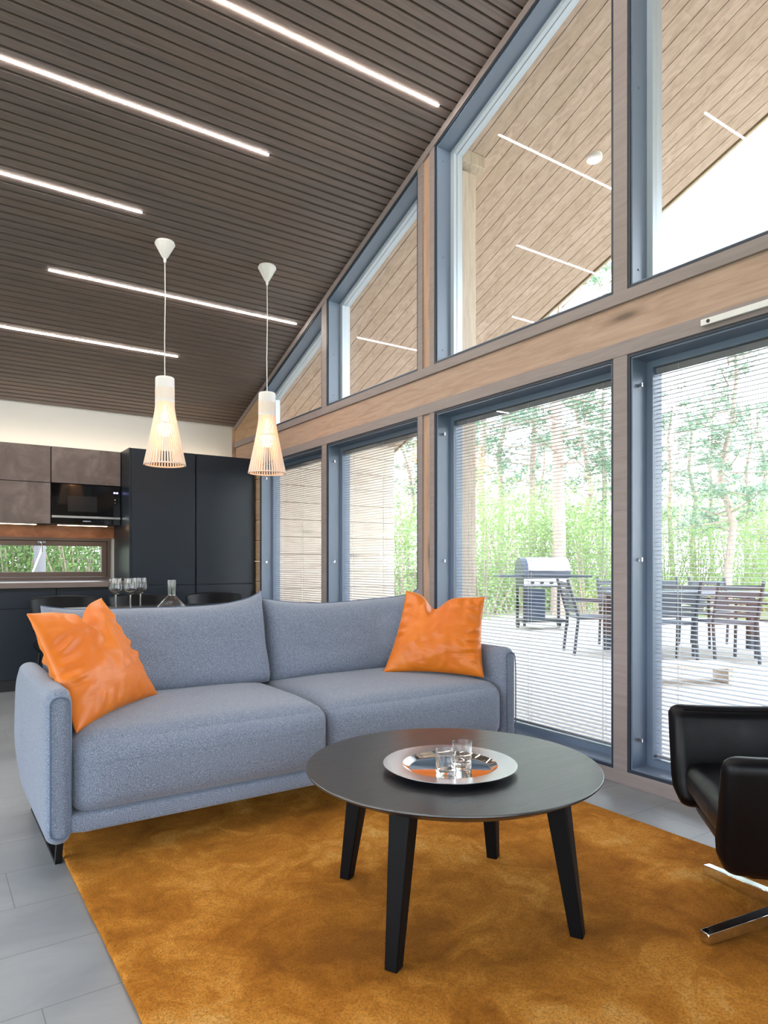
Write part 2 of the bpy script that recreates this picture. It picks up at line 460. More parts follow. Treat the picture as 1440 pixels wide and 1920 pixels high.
leds = [(.73, 2.73, 0, 'white light strip recessed in the slatted ceiling, nearest the camera and running off the top edge'),
        (-.13, 1.867, 12, 'white light strip in the slatted ceiling, second from the top of the photo'),
        (-.76, 1.241, 24, 'short looking white light strip in the slatted ceiling, third down at the far left'),
        (.76, 2.76, 36, 'white light strip in the slatted ceiling that passes behind both pendant cords'),
        (-.09, 1.914, 48, 'white light strip in the slatted ceiling, farthest and closest to the kitchen')]
for x0, x1, k, lab in leds:
    y = YL + k*PITCH; t = thing('ceiling_light_strip', lab, 'light', (x0, y, zc(y)), 0, 'light strips between the ceiling slats')
    def pr(y0, y1, za, zb, xa, xb): return [(xa, y0-y, zc(y0)-zc(y)+za)]
    mb = MB(); mb.prism([(-.0068, SL*.0068+.0), (.0068, -SL*.0068), (.0068, -SL*.0068+.02), (-.0068, SL*.0068+.02)], -.004, x1-x0+.004, 'x')
    mb.build('housing', M['cab_body'], t, smooth=False)
    mb = MB(); mb.prism([(-.0048, SL*.0048-.003), (.0048, -SL*.0048-.003), (.0048, -SL*.0048+.003), (-.0048, SL*.0048+.003)], 0, x1-x0, 'x')
    mb.build('diffuser', M['led'], t, smooth=False)
# strips around the ridge, plus unseen ones added at left to brighten the room
for x0, x1, k in ((-.6, 1.4, -12), (.73, 2.73, -24), (-.5, 1.5, -36), (.7, 2.7, -48), (-2.7, -.7, 0), (-2.8, -.8, 48), (-2.8, -.9, 36), (-2.9, -.95, -30)):
    y = YL + k*PITCH
    lab = {-12: 'white light strip just short of the ridge, above the frame', -24: 'white light strip just past the ridge near the window wall', -36: 'white light strip over the space behind the camera, nearer the left wall', -48: 'white light strip behind the camera near the window wall, lowest on that slope', 0: 'added white light strip left of the frame, in the row nearest the ridge', 48: 'added white light strip left of the frame, in the row nearest the kitchen wall', 36: 'added white light strip left of the frame, one row up from the kitchen wall', -30: 'added white light strip behind the camera by the left wall'}[k]
    sg = 1 if y > YR else -1
    t = thing('ceiling_light_strip', lab, 'light', (x0, y, zc(y)), 0, 'light strips between the ceiling slats')
    mb = MB(); mb.prism([(-.0048, sg*SL*.0048-.003), (.0048, -sg*SL*.0048-.003), (.0048, -sg*SL*.0048+.003), (-.0048, sg*SL*.0048+.003)], 0, x1-x0, 'x')
    mb.build('diffuser', M['led'], t, smooth=False)

# ------------------------------------------------------------------ window wall
D0, D1 = XW, XW+.2
def mir(y0, y1): return (2*YR-y1, 2*YR-y0)
m = MB(); m.box(D0+.012, D1, YB-.2, YK+.2, 2.15, 2.39); struct(m, 'trim_1', M['pine_in'])
struct(MB().box(D0+.001, D1, YB, YK, 0, .067), 'trim_2', M['trim'], bevel=.002)
struct(MB().box(D0-.002, D0+.03, YB, YK, 2.10, 2.172), 'trim_3', M['trim'], bevel=.003)
struct(MB().box(D0-.002, D0+.03, YB, YK, 2.360, 2.42), 'trim_4', M['trim'], bevel=.003)
cols = [(3.603, 3.786)]; mull = [(5.077, 5.158), (2.09, 2.17)]
m = MB(); m2 = MB()
for (a, b) in cols + [mir(*c) for c in cols]:
    zt = min(zc(a), zc(b)) - .02
    m.box(D0+.012, D1, a, b, .067, 2.15); m.prism([(a, 2.39), (b, 2.39), (b, zc(b)+.0), (a, zc(a)+.0)], D0+.012, D1)
    for (p, q) in ((a, a+.05), (b-.052, b)):
        m2.box(D0, D0+.03, p, q, .067, 2.10); m2.prism([(p, 2.42), (q, 2.42), (q, zc(q)-.01), (p, zc(p)-.01)], D0, D0+.03)
struct(m, 'trim_5', M['pine_in_z']); struct(m2, 'trim_6', M['trim'])
m = MB()
for (a, b) in mull[:1] + [mir(*mull[0])] + mull[1:]:
    m.box(D0, D1, a, b, .067, 2.10)
    if a < YR < b: m.prism([(a, 2.42), (b, 2.42), (b, zc(b)-.01), (YR, zc(YR)-.01), (a, zc(a)-.01)], D0, D1)
    else: m.prism([(a, 2.42), (b, 2.42), (b, zc(b)-.01), (a, zc(a)-.01)], D0, D1)
struct(m, 'trim_7', M['trim'])
m = MB()                                                # log wall ends
YE = 6.46
for (a, b) in ((YE, YK), mir(YE, YK)):
    for z0, z1 in ((.067, .27), (.275, .48), (.485, .69), (.695, .9), (.905, 1.11), (1.115, 1.32), (1.325, 1.53), (1.535, 1.74), (1.745, 1.95), (1.955, 2.15)):
        m.box(D0+.006, D1, a, b, z0, z1)
    m.prism([(a, 2.39), (b, 2.39), (b, zc(b)), (a, zc(a))], D0+.006, D1)
o = struct(m, 'wall_right', M['pine_log'], bevel=.004)
struct(MB().box(D0-.02, D0+.008, YK-.022, YK-.001, 2.16, ZE), 'trim_8', M['pine_in_z'])
# sloped strip under the slats and the lintel frame behind it
m = MB()
for s in (0, 1):
    pts = [(YR, zc(YR)), (YK, zc(YK)), (YK, zc(YK)-.052), (YR, zc(YR)-.052)]
    if s: pts = [(2*YR-p[0], p[1]) for p in pts]
    m.prism(pts, D0-.003, D1)
struct(m, 'trim_9', M['trim'])

def inset(poly, d):
    n = len(poly); out = []
    for i in range(n):
        p0, p1, p2 = Vector(poly[i-1]), Vector(poly[i]), Vector(poly[(i+1) % n])
        e1 = (p1-p0).normalized(); e2 = (p2-p1).normalized()
        n1 = Vector((-e1.y, e1.x)); n2 = Vector((-e2.y, e2.x))
        a = p1 + n1*d; b = p1 + n2*d
        den = e1.x*e2.y - e1.y*e2.x
        t = ((b-a).x*e2.y - (b-a).y*e2.x) / den
        out.append(tuple(a + e1*t))
    return out
wn = 0
def window(poly, lower):
    global wn; wn += 1
    i1 = inset(poly, .022); i2 = inset(poly, .055)
    o = struct(MB().ring(poly, i1, D0+.012, D1+.005), 'window_%d' % wn, M['frame'])
    MB().ring(inset(poly, -.002), inset(poly, .014), D0+.004, D0+.0118).build('gasket', M['gasket'], o)
    MB().ring(i1, i2, D0+.125, D1+.0).build('sash', M['sash'] if not lower else M['frame'], o)
    if lower:
        MB().prism(i2, D0+.135, D0+.139).build('pane', M['glass'], o, smooth=False)
        MB().prism(i2, D0+.180, D0+.184).build('outer_pane', M['glass'], o, smooth=False)
        y1 = max(p[0] for p in i1)
        for z in (.22, 1.10, 1.95):
            k = MB().cyl((D0+.06, y1+.0, z), (D0+.06, y1-.006, z), .007, n=10)
            k.box(D0+.055, D0+.062, y1-.022, y1-.005, z-.006, z+.012)
            k.build('catch', M['chrome'], o)
    else:
        MB().prism(i2, D0+.150, D0+.156).build('pane', M['glass'], o, smooth=False)
        y1 = max(p[0] for p in i1)
        zt = max(p[1] for p in i1 if p[0] > y1-.01)
        for z in ((2.42+.1), (2.42+zt)/2, zt-.08):
            MB().cyl((D0+.06, y1+.0, z), (D0+.06, y1-.004, z), .006, n=10).build('screw', M['frame'], o)
    return o, i2
ztop = lambda y: zc(y) - .052
spans = [(5.158, YE), (3.786, 5.077), (2.17, 3.603)]
blab = ['pale grey venetian blind behind the glass of the tall window beside the dark tall cabinets',
        'pale grey venetian blind in the tall window seen between the pendants and the wooden post',
        'pale grey venetian blind in the tall window behind the right sofa arm, before the grill',
        'pale grey venetian blind in the tall window behind the black armchair',
        'pale grey venetian blind in the first tall window beyond the armchair, out of frame',
        'pale grey venetian blind in a tall window well behind the camera',
        'pale grey venetian blind in the tall window farthest behind the camera']
allsp = spans + [mir(*s) for s in spans[::-1]]
def blind(a, b, lab):
    t = thing('venetian_blind', lab, 'blind', (D0+.16, (a+b)/2, .067), 0, 'venetian blinds in the tall windows')
    h = (b-a)/2 - .058; z0 = .062; z1 = 2.1 - .067 - .058
    mb = MB(); z = z0 + .03
    while z < z1 - .03:
        tl = .0012
        mb.add([(-.012, -h, z-tl), (.012, -h, z+tl), (.012, h, z+tl), (-.012, h, z-tl), (-.012, -h, z-tl+.0009), (.012, -h, z+tl+.0009), (.012, h, z+tl+.0009), (-.012, h, z-tl+.0009)],
               [(0,3,2,1), (4,5,6,7), (0,1,5,4), (1,2,6,5), (2,3,7,6), (3,0,4,7)])
        z += .021
    mb.build('slats', M['blind'], t, smooth=False)
    MB().box(-.012, .012, -h, h, z1-.025, z1).build('head_rail', M['blind'], t)
    MB().box(-.009, .009, -h, h, z0, z0+.014).build('bottom_rail', M['blind'], t)
    mb = MB()
    for y in (-h+.12, 0, h-.12):
        for x in (-.0125, .0125): mb.cyl((x, y, z0), (x, y, z1), .0009, n=5)
        mb.cyl((0, y+.012, z0), (0, y+.012, z1), .0009, n=5)
    mb.build('ladder_cords', M['cord'], t)
for i, (a, b) in enumerate(allsp):
    window([(a, .067), (b, .067), (b, 2.10), (a, 2.10)], True)
    if i != 4: blind(a, b, blab[i] if i < 4 else blab[i if i < 4 else i])
    else: blind(a, b, blab[4])
for a, b in spans:
    window([(a, 2.42), (b, 2.42), (b, ztop(b)), (a, ztop(a))], False)
for a, b in [mir(*s) for s in spans]:
    window([(a, 2.42), (b, 2.42), (b, ztop(b)), (a, ztop(a))], False)
# windows of the two walls outside the frame
def plain_window(x, y0, y1, z0, z1, axis):
    global wn; wn += 1
    P = [(y0, z0), (y1, z0), (y1, z1), (y0, z1)]; I = inset(P, .06)
    mb = MB().ring(P, I, -.1, 0); pn = MB().prism(I, -.06, -.054)
    if axis == 'y':
        mb.v = [(p[1], p[0], p[2]) for p in mb.v]; pn.v = [(p[1], p[0], p[2]) for p in pn.v]
        loc = (0, x, 0)
    else: loc = (x, 0, 0)
    o = struct(mb, 'window_%d' % wn, M['frame'], loc=loc)
    pn.build('pane', M['glass'], o, smooth=False)
plain_window(XL, -2.6, .4, .1, 2.4, 'x'); plain_window(XL, .8, 4.2, .1, 2.4, 'x')
plain_window(YB, -2.2, -.6, .1, 2.4, 'y'); plain_window(YB, -.6, 1.0, .1, 2.4, 'y')

# pale rail screwed on the trim over the right-hand tall window
t = thing('mounting_rail', 'slim pale metal rail screwed to the trim above the right-hand tall window', 'rail', (D0-.012, 1.70, 2.135))
MB().box(-.008, .008, -.75, 0, -.014, .014).build('bar', M['white'], t, bevel=.002)
mb = MB(); mb.cyl((-.0095, -.035, 0), (-.006, -.035, 0), .008, n=14); mb.build('screw', M['plastic'], t)

# kitchen letterbox window
wn += 1
P = [(WX0, WZ0), (WX1, WZ0), (WX1, WZ1), (WX0, WZ1)]
def ringY(P, d0, d1, y0, y1):
    mb = MB().ring(inset(P, d0) if d0 else P, inset(P, d1), 0, 1)
    mb.v = [(p[1], y0 + (y1-y0)*p[0], p[2]) for p in mb.v]; return mb
o = struct(ringY(P, 0, .028, YK-.02, YK+.2), 'window_%d' % wn, M['brownframe'])
ringY(P, .03, .078, YK-.005, YK+.07).build('sash', M['brownframe'], o, bevel=.004)
I = inset(P, .075); MB().prism(I, YK+.03, YK+.036, 'y').build('pane', M['glass'], o, smooth=False)
hx = .93
mb = MB(); mb.box(hx-.035, hx+.035, YK-.02, YK-.004, WZ1-.055, WZ1-.035)
mb.cyl((hx, YK-.02, WZ1-.045), (hx, YK-.045, WZ1-.05), .008, n=12); mb.tube([(hx, YK-.045, WZ1-.05), (hx+.002, YK-.05, WZ1-.08), (hx+.002, YK-.048, WZ1-.14)], [.008,.008,.006], 10)
mb.build('handle', M['chrome'], o)

# ------------------------------------------------------------------ kitchen
YC = 6.55; YU = 6.86; ZT = 2.16
def cab(name, label, x0, x1, z0, z1, yf, yb, body_m, group=None):
    t = thing(name, label, 'cabinet', ((x0+x1)/2, yb, z0), 0, group)
    w_ = (x1-x0)/2; MB().box(-w_, w_, yf-yb+.02, 0, 0, z1-z0).build('body', body_m, t)
    return t, w_
def front(t, w_, x0, x1, z0, z1, yf, name, mm, handle=None):
    d = MB().box(x0+.0015, x1-.0015, yf, yf+.02, z0+.0015, z1-.0015).build(name, mm, t, bevel=.001); return d
gt = 'full height dark kitchen cabinets'
dz = YC - (YK-.01)
for x0, x1, lab in ((1.60, 2.205, 'tall midnight blue cabinet beside the microwave, under the left pendant'), (2.215, 2.822, 'tall midnight blue cabinet in the corner against the window wall')):
    t, w_ = cab('tall_cabinet', lab, x0, x1, 0, ZT, YC, YK-.01, M['cab_body'], gt)
    front(t, w_, -w_, w_, .885, ZT, dz, 'door', M['cab_dark'])
    front(t, w_, -w_, w_, .10, .882, dz, 'lower_door', M['cab_dark'])
    MB().box(-w_, w_, dz+.05, dz+.06, 0, .098).build('plinth', M['cab_body'], t)
    if x0 < 2: MB().box(-w_-.018, -w_-.001, dz+.001, 0, 0, ZT).build('side_panel', M['cab_dark'], t, bevel=.001)
# wall units
du = YU - (YK-.01)
t, w_ = cab('wall_cabinet', 'brown stone-look wall cabinet with two stacked doors, left of the microwave', .37, .967, 1.45, ZT, YU, YK-.01, M['cab_body'])
front(t, w_, -w_, w_, .375, ZT-1.45, du, 'upper_door', M['stone']); front(t, w_, -w_, w_, 0, .372, du, 'lower_door', M['stone'])
t, w_ = cab('wall_cabinet', 'brown stone-look wall cabinet past the left edge of the photo', -.235, .367, 1.45, ZT, YU, YK-.01, M['cab_body'])
front(t, w_, -w_, w_, .375, ZT-1.45, du, 'upper_door', M['stone']); front(t, w_, -w_, w_, 0, .372, du, 'lower_door', M['stone'])
t, w_ = cab('wall_cabinet', 'brown stone-look flap cabinet directly above the black microwave', .973, 1.578, 1.828, ZT, YU, YK-.01, M['cab_body'])
front(t, w_, -w_, w_, 0, ZT-1.828, du, 'door', M['stone'])
# microwave
t = thing('microwave_oven', 'built-in gloss black microwave with steel strip under the flap cabinet', 'microwave', (1.275, YK-.01, 1.455))
MB().box(-.302, .302, du+.03, 0, 0, .37).build('body', M['cab_body'], t)
d = MB().box(-.30, .21, du, du+.03, .078, .365).build('door', M['gloss_black'], t, bevel=.001)
MB().box(-.165, .09, du-.002, du+.002, .115, .26).build('viewing_window', M['dark_window'], d)
MB().box(.212, .30, du, du+.03, .078, .365).build('control_panel', M['gloss_black'], t, bevel=.001)
mb = MB(); x = .238
for k in range(4):
    mb.box(x, x+.002, du-.002, du, .298, .314); mb.box(x+.005, x+.007, du-.002, du, .298, .314); mb.box(x, x+.007, du-.002, du, .312, .314)
    x += .010 + (.004 if k == 1 else 0)
mb.build('clock_display', M['digit'], t)
mb = MB(); mb.cyl((.252, du-.001, .24), (.252, du+.003, .24), .005, n=12); mb.cyl((.252, du-.001, .212), (.252, du+.003, .212), .003, n=12); mb.build('touch_button', M['white'], t)
MB().box(-.30, .30, du-.012, du, .052, .074).build('steel_strip', M['steel'], t, bevel=.002)
MB().box(-.30, .30, du, du+.03, 0, .05).build('lower_panel', M['gloss_black'], t)
MB().box(-.035, .035, du-.002, du+.001, .022, .032).build('maker_badge', M['steel'], t)
# base units and worktop
for x0, x1, lab in ((-.235, .367, 'dark base cabinet past the left edge of the photo'), (.37, .967, 'dark base cabinet under the worktop at the left edge of the photo'), (.973, 1.578, 'dark base cabinet under the worktop, next to the tall cabinets')):
    t, w_ = cab('base_cabinet', lab, x0, x1, 0, .872, YC, YK-.01, M['cab_body'], 'base cabinets under the worktop')
    front(t, w_, -w_, w_, .10, .70, dz, 'door', M['cab_dark']); front(t, w_, -w_, w_, .703, .845, dz, 'drawer', M['cab_dark'])
    MB().box(-w_, w_, dz+.05, dz+.06, 0, .098).build('plinth', M['cab_body'], t)
tag(MB().box(-.24, 1.578, YC-.02, YK-.005, .875, .922).build('worktop', M['worktop'], bevel=.002), 'thin brown stone worktop running under the letterbox window', 'worktop')
m = MB(); m.box(-.24, 1.58, YK-.012, YK-.001, WZ1, 1.45)
struct(m, 'trim_10', M['splash'])
for x0, x1, lab in ((.42, .86, 'warm light strip under the brown wall cabinet at the left edge'), (1.03, 1.47, 'warm light strip under the black microwave')):
    t = thing('cabinet_light', lab, 'light', (x0, YU+.06, 1.449), 0, 'warm strips lighting the backsplash')
    MB().box(0, x1-x0, -.012, .012, -.006, 0).build('housing', M['steel'], t)
    MB().box(.005, x1-x0-.005, -.009, .009, -.009, -.0061).build('diffuser', M['led_warm'], t)
t = thing('cabinet_light', 'warm upward light strip lying on top of the kitchen cabinets', 'light', (.4, 7.06, ZT+.001))
MB().box(0, 2.3, -.012, .012, 0, .008).build('housing', M['steel'], t); MB().box(0, 2.3, -.009, .009, .0081, .012).build('diffuser', M['led_top'], t)

# ------------------------------------------------------------------ dining group
def dining_table():
    t = thing('dining_table', 'dark wooden dining table behind the sofa carrying the stemware', 'table', (1.73, 5.02, 0))
    MB().box(-.88, .88, -.45, .45, .728, .76).build('tabletop', M['oak'], t, bevel=.004)
    MB().box(-.74, .74, -.33, .33, .66, .727).build('apron', M['oak_edge'], t)
    for sx_ in (-.79, .79):
        for sy_ in (-.36, .36): MB().tube([(sx_, sy_, .727), (sx_*1.02, sy_*1.05, 0)], [.035, .022], 8).build('leg', M['oak_edge'], t)
dining_table()
def dining_chair(label):
    t = thing('dining_chair', label, 'chair', (0,0,0), 0, 'leather dining chairs around the dark table')
    MB().soft(-.23, .23, -.23, .23, .42, .49, .03, 10).build('seat', M['leather'], t)
    def bk(u, v):
        a = (u-.5)*R(120); z = .56 + .25*v; r = .27 + .02*v
        return (-.0 + -r*math.cos(a)*.75 - .03 - .04*v, r*math.sin(a), z + .02*math.cos(a*1.5))
    mb = MB()
    n_u, n_v = 20, 5
    for s, off in ((0, 0), (1, .028)):
        mb.grid(lambda u, v, o=off: (lambda p: (p[0]-o, p[1], p[2]))(bk(u, v)), n_u, n_v)
    W = n_u+1; H = (n_v+1)*W
    for i in range(n_u):
        mb.f.append((i, i+1, H+i+1, H+i)); mb.f.append((n_v*W+i+1, n_v*W+i, H+n_v*W+i, H+n_v*W+i+1))
    for j in range(n_v):
        mb.f.append((j*W, (j+1)*W, H+(j+1)*W, H+j*W)); mb.f.append(((j+1)*W+n_u, j*W+n_u, H+j*W+n_u, H+(j+1)*W+n_u))
    mb.build('backrest', M['leather'], t, bevel=.008)
    for s_ in (-.1, .1): MB().tube([(-.2, s_, .45), (-.25, s_, .6)], .011).build('back_bracket', M['metal_black'], t)
    for sx_ in (-1, 1):
        for sy_ in (-1, 1): MB().tube([(sx_*.18, sy_*.18, .425), (sx_*.23, sy_*.22, 0)], [.014, .01], 8).build('leg', M['metal_black'], t)
    return t
dc = dining_chair('black leather dining chair on the far side of the table, behind the left throw pillow')
dc.location = (.93, 5.66, 0); dc.rotation_euler = (0, 0, R(-90))
place(dc, (1.50, 5.66, 0), R(-90), 'black leather dining chair on the far side of the table, behind the wine glasses')
place(dc, (2.14, 5.66, 0), R(-90), 'black leather dining chair on the far side of the table, before the corner tall cabinet')
place(dc, (2.50, 4.30, 0), R(110), 'black leather dining chair nearest the windows, its curved back just above the sofa')
def wine_glass(lab):
    o = MB().lathe([(.0, 0), (.036, .0), (.036, .002), (.01, .005), (.0045, .012), (.004, .10), (.006, .108), (.025, .118), (.043, .135), (.047, .150), (.041, .222), (.0395, .222), (.0455, .150), (.041, .137), (.02, .121), (.0, .114)], 32).build('wine_glass', M['clear'])
    return tag(o, lab, 'wine glass', 'three wine glasses on the dining table')
g = wine_glass('clear wine glass on the dining table, leftmost of the three'); g.location = (1.115, 4.99, .7605)
for loc, lab in (((1.205, 4.955, .7605), 'clear wine glass on the dining table, middle one of the three'), ((1.30, 5.06, .7605), 'clear wine glass on the dining table, the one closest to the decanter')):
    c = g.copy(); C.objects.link(c); c.location = loc; c['label'] = lab
prof = [(.0, 0), (.095, 0), (.103, .006), (.098, .018), (.045, .075), (.028, .092), (.0275, .10), (.031, .205), (.029, .205), (.0255, .10), (.026, .092), (.042, .074), (.094, .018), (.097, .008), (.09, .004), (0, .004)]
o = MB().lathe(prof, 40).build('decanter', M['clear']); o.location = (1.50, 4.98, .7605)
tag(o, 'wide clear glass decanter with a straight neck on the dining table', 'decanter')

# ------------------------------------------------------------------ pendants
def pendant(x, y, zb, lab):
    ztop_ = zb + .637; zcl = zc(y)
    t = thing('pendant_lamp', lab, 'lamp', (x, y, zb), 0, 'white slatted pendant lamps')
    ch = zcl - zb
    mb = MB().lathe([(.004, -.150), (.009, -.148), (.011, -.12), (.02, -.112), (.062, -.035), (.072, -.018), (.066, .0), (.03, .008), (0, .008)], 32, (0,0,ch+.005))
    mb.build('ceiling_cup', M['white'], t)
    MB().tube([(0, 0, ch-.145), (.0025, 0, ch-.4), (-.002, 0, .9), (0, 0, .637)], .0035, 8).build('cord', M['cord'], t)
    rt, rn, rb = .066, .068, .150
    def rad(z):   # outer radius by height above the rim
        if z > .42: return rn
        s = (.42 - z)/.42
        return rn + (rb-rn)*(s**1.12)
    sh = MB().lathe([(rn+.001, .455), (rt+.001, .50), (rt+.001, .62), (rt, .632), (rt-.004, .637), (.004, .637), (.004, .63), (rt-.01, .63), (rt-.010, .46), (rn-.008, .455), (rn+.001, .455)], 40, cap=False).build('neck', M['white'], t)
    n = 44; mb = MB()
    for k in range(n):
        a = 2*PI*k/n; ca, sa = math.cos(a), math.sin(a); zs = [0.004, .1, .2, .28, .34, .39, .43, .48, .56]
        ring = []
        for z in zs:
            r = rad(z); hw = .0036 + .0018*(r-rn)/(rb-rn); th = .0020
            for (dr, dw) in ((0, -hw), (0, hw), (-th*2, hw*.9), (-th*2, -hw*.9)):
                ring.append(((r+dr)*ca - dw*sa, (r+dr)*sa + dw*ca, z))
        fs = []
        for i in range(len(zs)-1):
            for j in range(4): fs.append((i*4+j, i*4+(j+1) % 4, (i+1)*4+(j+1) % 4, (i+1)*4+j))
        fs += [(0,1,2,3), tuple((len(zs)-1)*4+j for j in (3,2,1,0))]
        mb.add(ring, fs)
    tag(mb.build('laths', M['lath'], t, smooth=False), 'thin white birch laths flaring to the rim')
    for z, nm in ((.008, 'rim_ring'), (.30, 'inner_ring')):
        r = rad(z)-.006
        MB().lathe([(r-.006, -.005), (r, -.005), (r, .005), (r-.006, .005), (r-.006, -.005)], 44, (0,0,z), cap=False).build(nm, M['lath'], t)
    b = MB().lathe([(0, -.06), (.025, -.053), (.042, -.03), (.046, 0), (.036, .03), (.018, .06), (.013, .16), (0, .16)], 24, (0,0,.27)).build('bulb', M['bulb'], t)
    MB().lathe([(.018, .43), (.018, .46), (.05, .462), (.05, .466), (0, .466)], 16).build('lamp_holder', M['white'], t)
pendant(1.455, 4.99, 1.795, 'white slatted pendant lamp, the larger looking one hanging before the tall cabinets')
pendant(2.245, 4.965, 1.79, 'white slatted pendant lamp hanging nearer the window wall')

# ------------------------------------------------------------------ rug
RX0, RX1, RY0, RY1 = .425, 2.455, -.35, 3.02
mb = MB()
def rugf(p, q):
    e = min(1, (1-abs(q.x))*16)*min(1, (1-abs(q.y))*16)
    if q.z > 0: p.z += .0025*noise.noise(Vector((p.x*5, p.y*5, 0)))*e
    p.x += .003*noise.noise(Vector((p.y*6, 3, 0)))*abs(q.x); return p
mb.soft(RX0, RX1, RY0, RY1, .0005, .021, .009, 70, rugf)
o = mb.build('area_rug', M['rug']); tag(o, 'thick ochre orange velour rug under the coffee table', 'rug')

# ------------------------------------------------------------------ sofa
SX0, SX1 = .345, 2.545; SYF, SYB = 2.54, 3.44
sofa = thing('sofa', 'long blue-grey fabric sofa with rounded arms on black sled legs', 'sofa', (SX0, SYF, 0))
def L3(x, y, z): return (x-SX0, y-SYF, z)
F = M['fabric']
cx = (SX1-SX0)/2
# base plinth
MB().soft(.07, SX1-SX0-.07, .0, .86, .145, .215, .022, 10).build('base', F, sofa)
# arms
def arm(sg):
    xo = 0 if sg < 0 else SX1-SX0-.085
    prof = []
    z0, z1, y0, y1 = .115, .652, .0, .895
    def arc(cy, cz, r, a0, a1, n=8):
        return [(cy + r*math.cos(R(a0+(a1-a0)*i/n)), cz + r*math.sin(R(a0+(a1-a0)*i/n))) for i in range(n+1)]
    prof += arc(y0+.045, z0+.045, .045, 180, 270) + arc(y1-.24, z0+.24, .24, 270, 360, 12) + arc(y1-.10, z1-.10, .10, 0, 90) + arc(y0+.045, z1-.045, .045, 90, 180)
    n = len(prof); cyy = sum(p[0] for p in prof)/n; czz = sum(p[1] for p in prof)/n
    mb = MB(); steps = 12; th = .085
    rings = []
    for k in range(steps+1):
        s = k/steps*2-1
        e = (1-abs(s)**2.6)                       # rounded across the thickness
        ins = .034*(1-math.sqrt(max(0, 1-abs(s)**2.2)))
        x = xo + th/2 + s*th/2
        ring = []
        for (y, z) in prof:
            d = Vector((y-cyy, z-czz)); l = d.length
            dd = Vector((max(-1, min(1, (y-cyy)/.45)), max(-1, min(1, (z-czz)/.27))))
            q = Vector((y, z)) - Vector((dd.x, dd.y))*ins
            bul = .012*math.sin(PI*(z-z0)/(z1-z0))*(1 if (s < 0) == (sg < 0) and abs(s) > .3 else 0)*abs(s)
            ring.append((x + (bul if sg > 0 else -bul), q.x, q.y))
        rings.append(ring)
    for ring in rings: mb.v += ring
    for k in range(steps):
        for i in range(n):
            j = (i+1) % n; mb.f.append((k*n+i, k*n+j, (k+1)*n+j, (k+1)*n+i))
    # domed side caps
    for k, sx_ in ((0, -1), (steps, 1)):
        base = k*n; prev = base
        for fr in (.85, .6, .3):
            st = len(mb.v)
            for (x, y, z) in rings[k]:
                out = .010*(1-fr**2)
                mb.v.append((x + sx_*out*.6, cyy+(y-cyy)*fr, czz+(z-czz)*fr))
            for i in range(n):
                j = (i+1) % n; mb.f.append((prev+i, prev+j, st+j, st+i))
            prev = st
        mb.f.append(tuple(prev+i for i in range(n)))
    a = mb.build('armrest', F, sofa, ang=60)
    # piping: two cords running round the front panel
    for s in (-.72, .72):
        path = []
        x = xo + th/2 + s*th/2
        for t_ in range(0, 25):
            u = t_/24
            if u < .5: z = z0+.02 + (z1-z0-.03)*u*2*.999
            if True:
                zz = z0+.05 + (z1-z0-.10)*u
            path.append((x, -.004 + .006*abs(2*u-1)**6, zz))
        MB().tube(path, .0032, 6).build('piping', M['piping'] if s*sg > 0 or True else F, a)
    top = [(xo+th/2 + .72*th/2*math.cos(R(q)), .002, z1-.05 + .024*math.sin(R(q))) for q in range(0, 181, 15)]
    MB().tube(top, .0032, 6).build('piping', M['piping'], a)
    bot = [(xo+th/2 + .72*th/2*math.cos(R(q)), .003, z0+.05 + .022*math.sin(R(q))) for q in range(180, 361, 15)]
    MB().tube(bot, .0032, 6).build('piping', M['piping'], a)
    return a
arm(-1); arm(1)
# seat cushions
def seat(x0, x1, lab):
    def fn(p, q):
        # crown on top, bulging front
        h = 1-abs(q.x)**4; yy = (q.y+1)/2
        if q.z > -.2: p.z += .022*(1-abs(q.x)**3)*(1-abs(q.y)**3)*max(0, q.z)
        if q.y < 0: p.y -= .028*(1-abs(q.z)**2)*(1-abs(q.x)**6)*(-q.y)
        fr = max(0, -q.y-.35)/.65
        p.z -= .012*fr*max(0, q.z)
        p += Vector((0, 0, 1))*.003*noise.noise(Vector((p.x*4+x0*9, p.y*4, p.z*4)))
        return p
    return MB().soft(x0, x1, .0, .80, .196, .487, .072, 22, fn)
for x0, x1 in ((.082, cx+.003), (cx-.003, SX1-SX0-.082)):
    s = seat(x0, x1, '').build('seat_cushion', F, sofa, ang=80)
    path = []
    for i in range(31):
        ax = (2*i/30-1)*(1-.09/(x1-x0)); dd = max(0, .072-(1-abs(ax))*(x1-x0)/2); path.append(((x0+x1)/2+ax*(x1-x0)/2, .072-math.sqrt(.072**2-dd*dd) - .0242*(1-abs(ax)**6), .39))
    MB().tube(path, .0018, 5).build('seam', F, s)
# back frame hidden behind the cushions
MB().soft(.10, SX1-SX0-.10, .76, .90, .16, .70, .05, 12).build('back_frame', F, sofa)
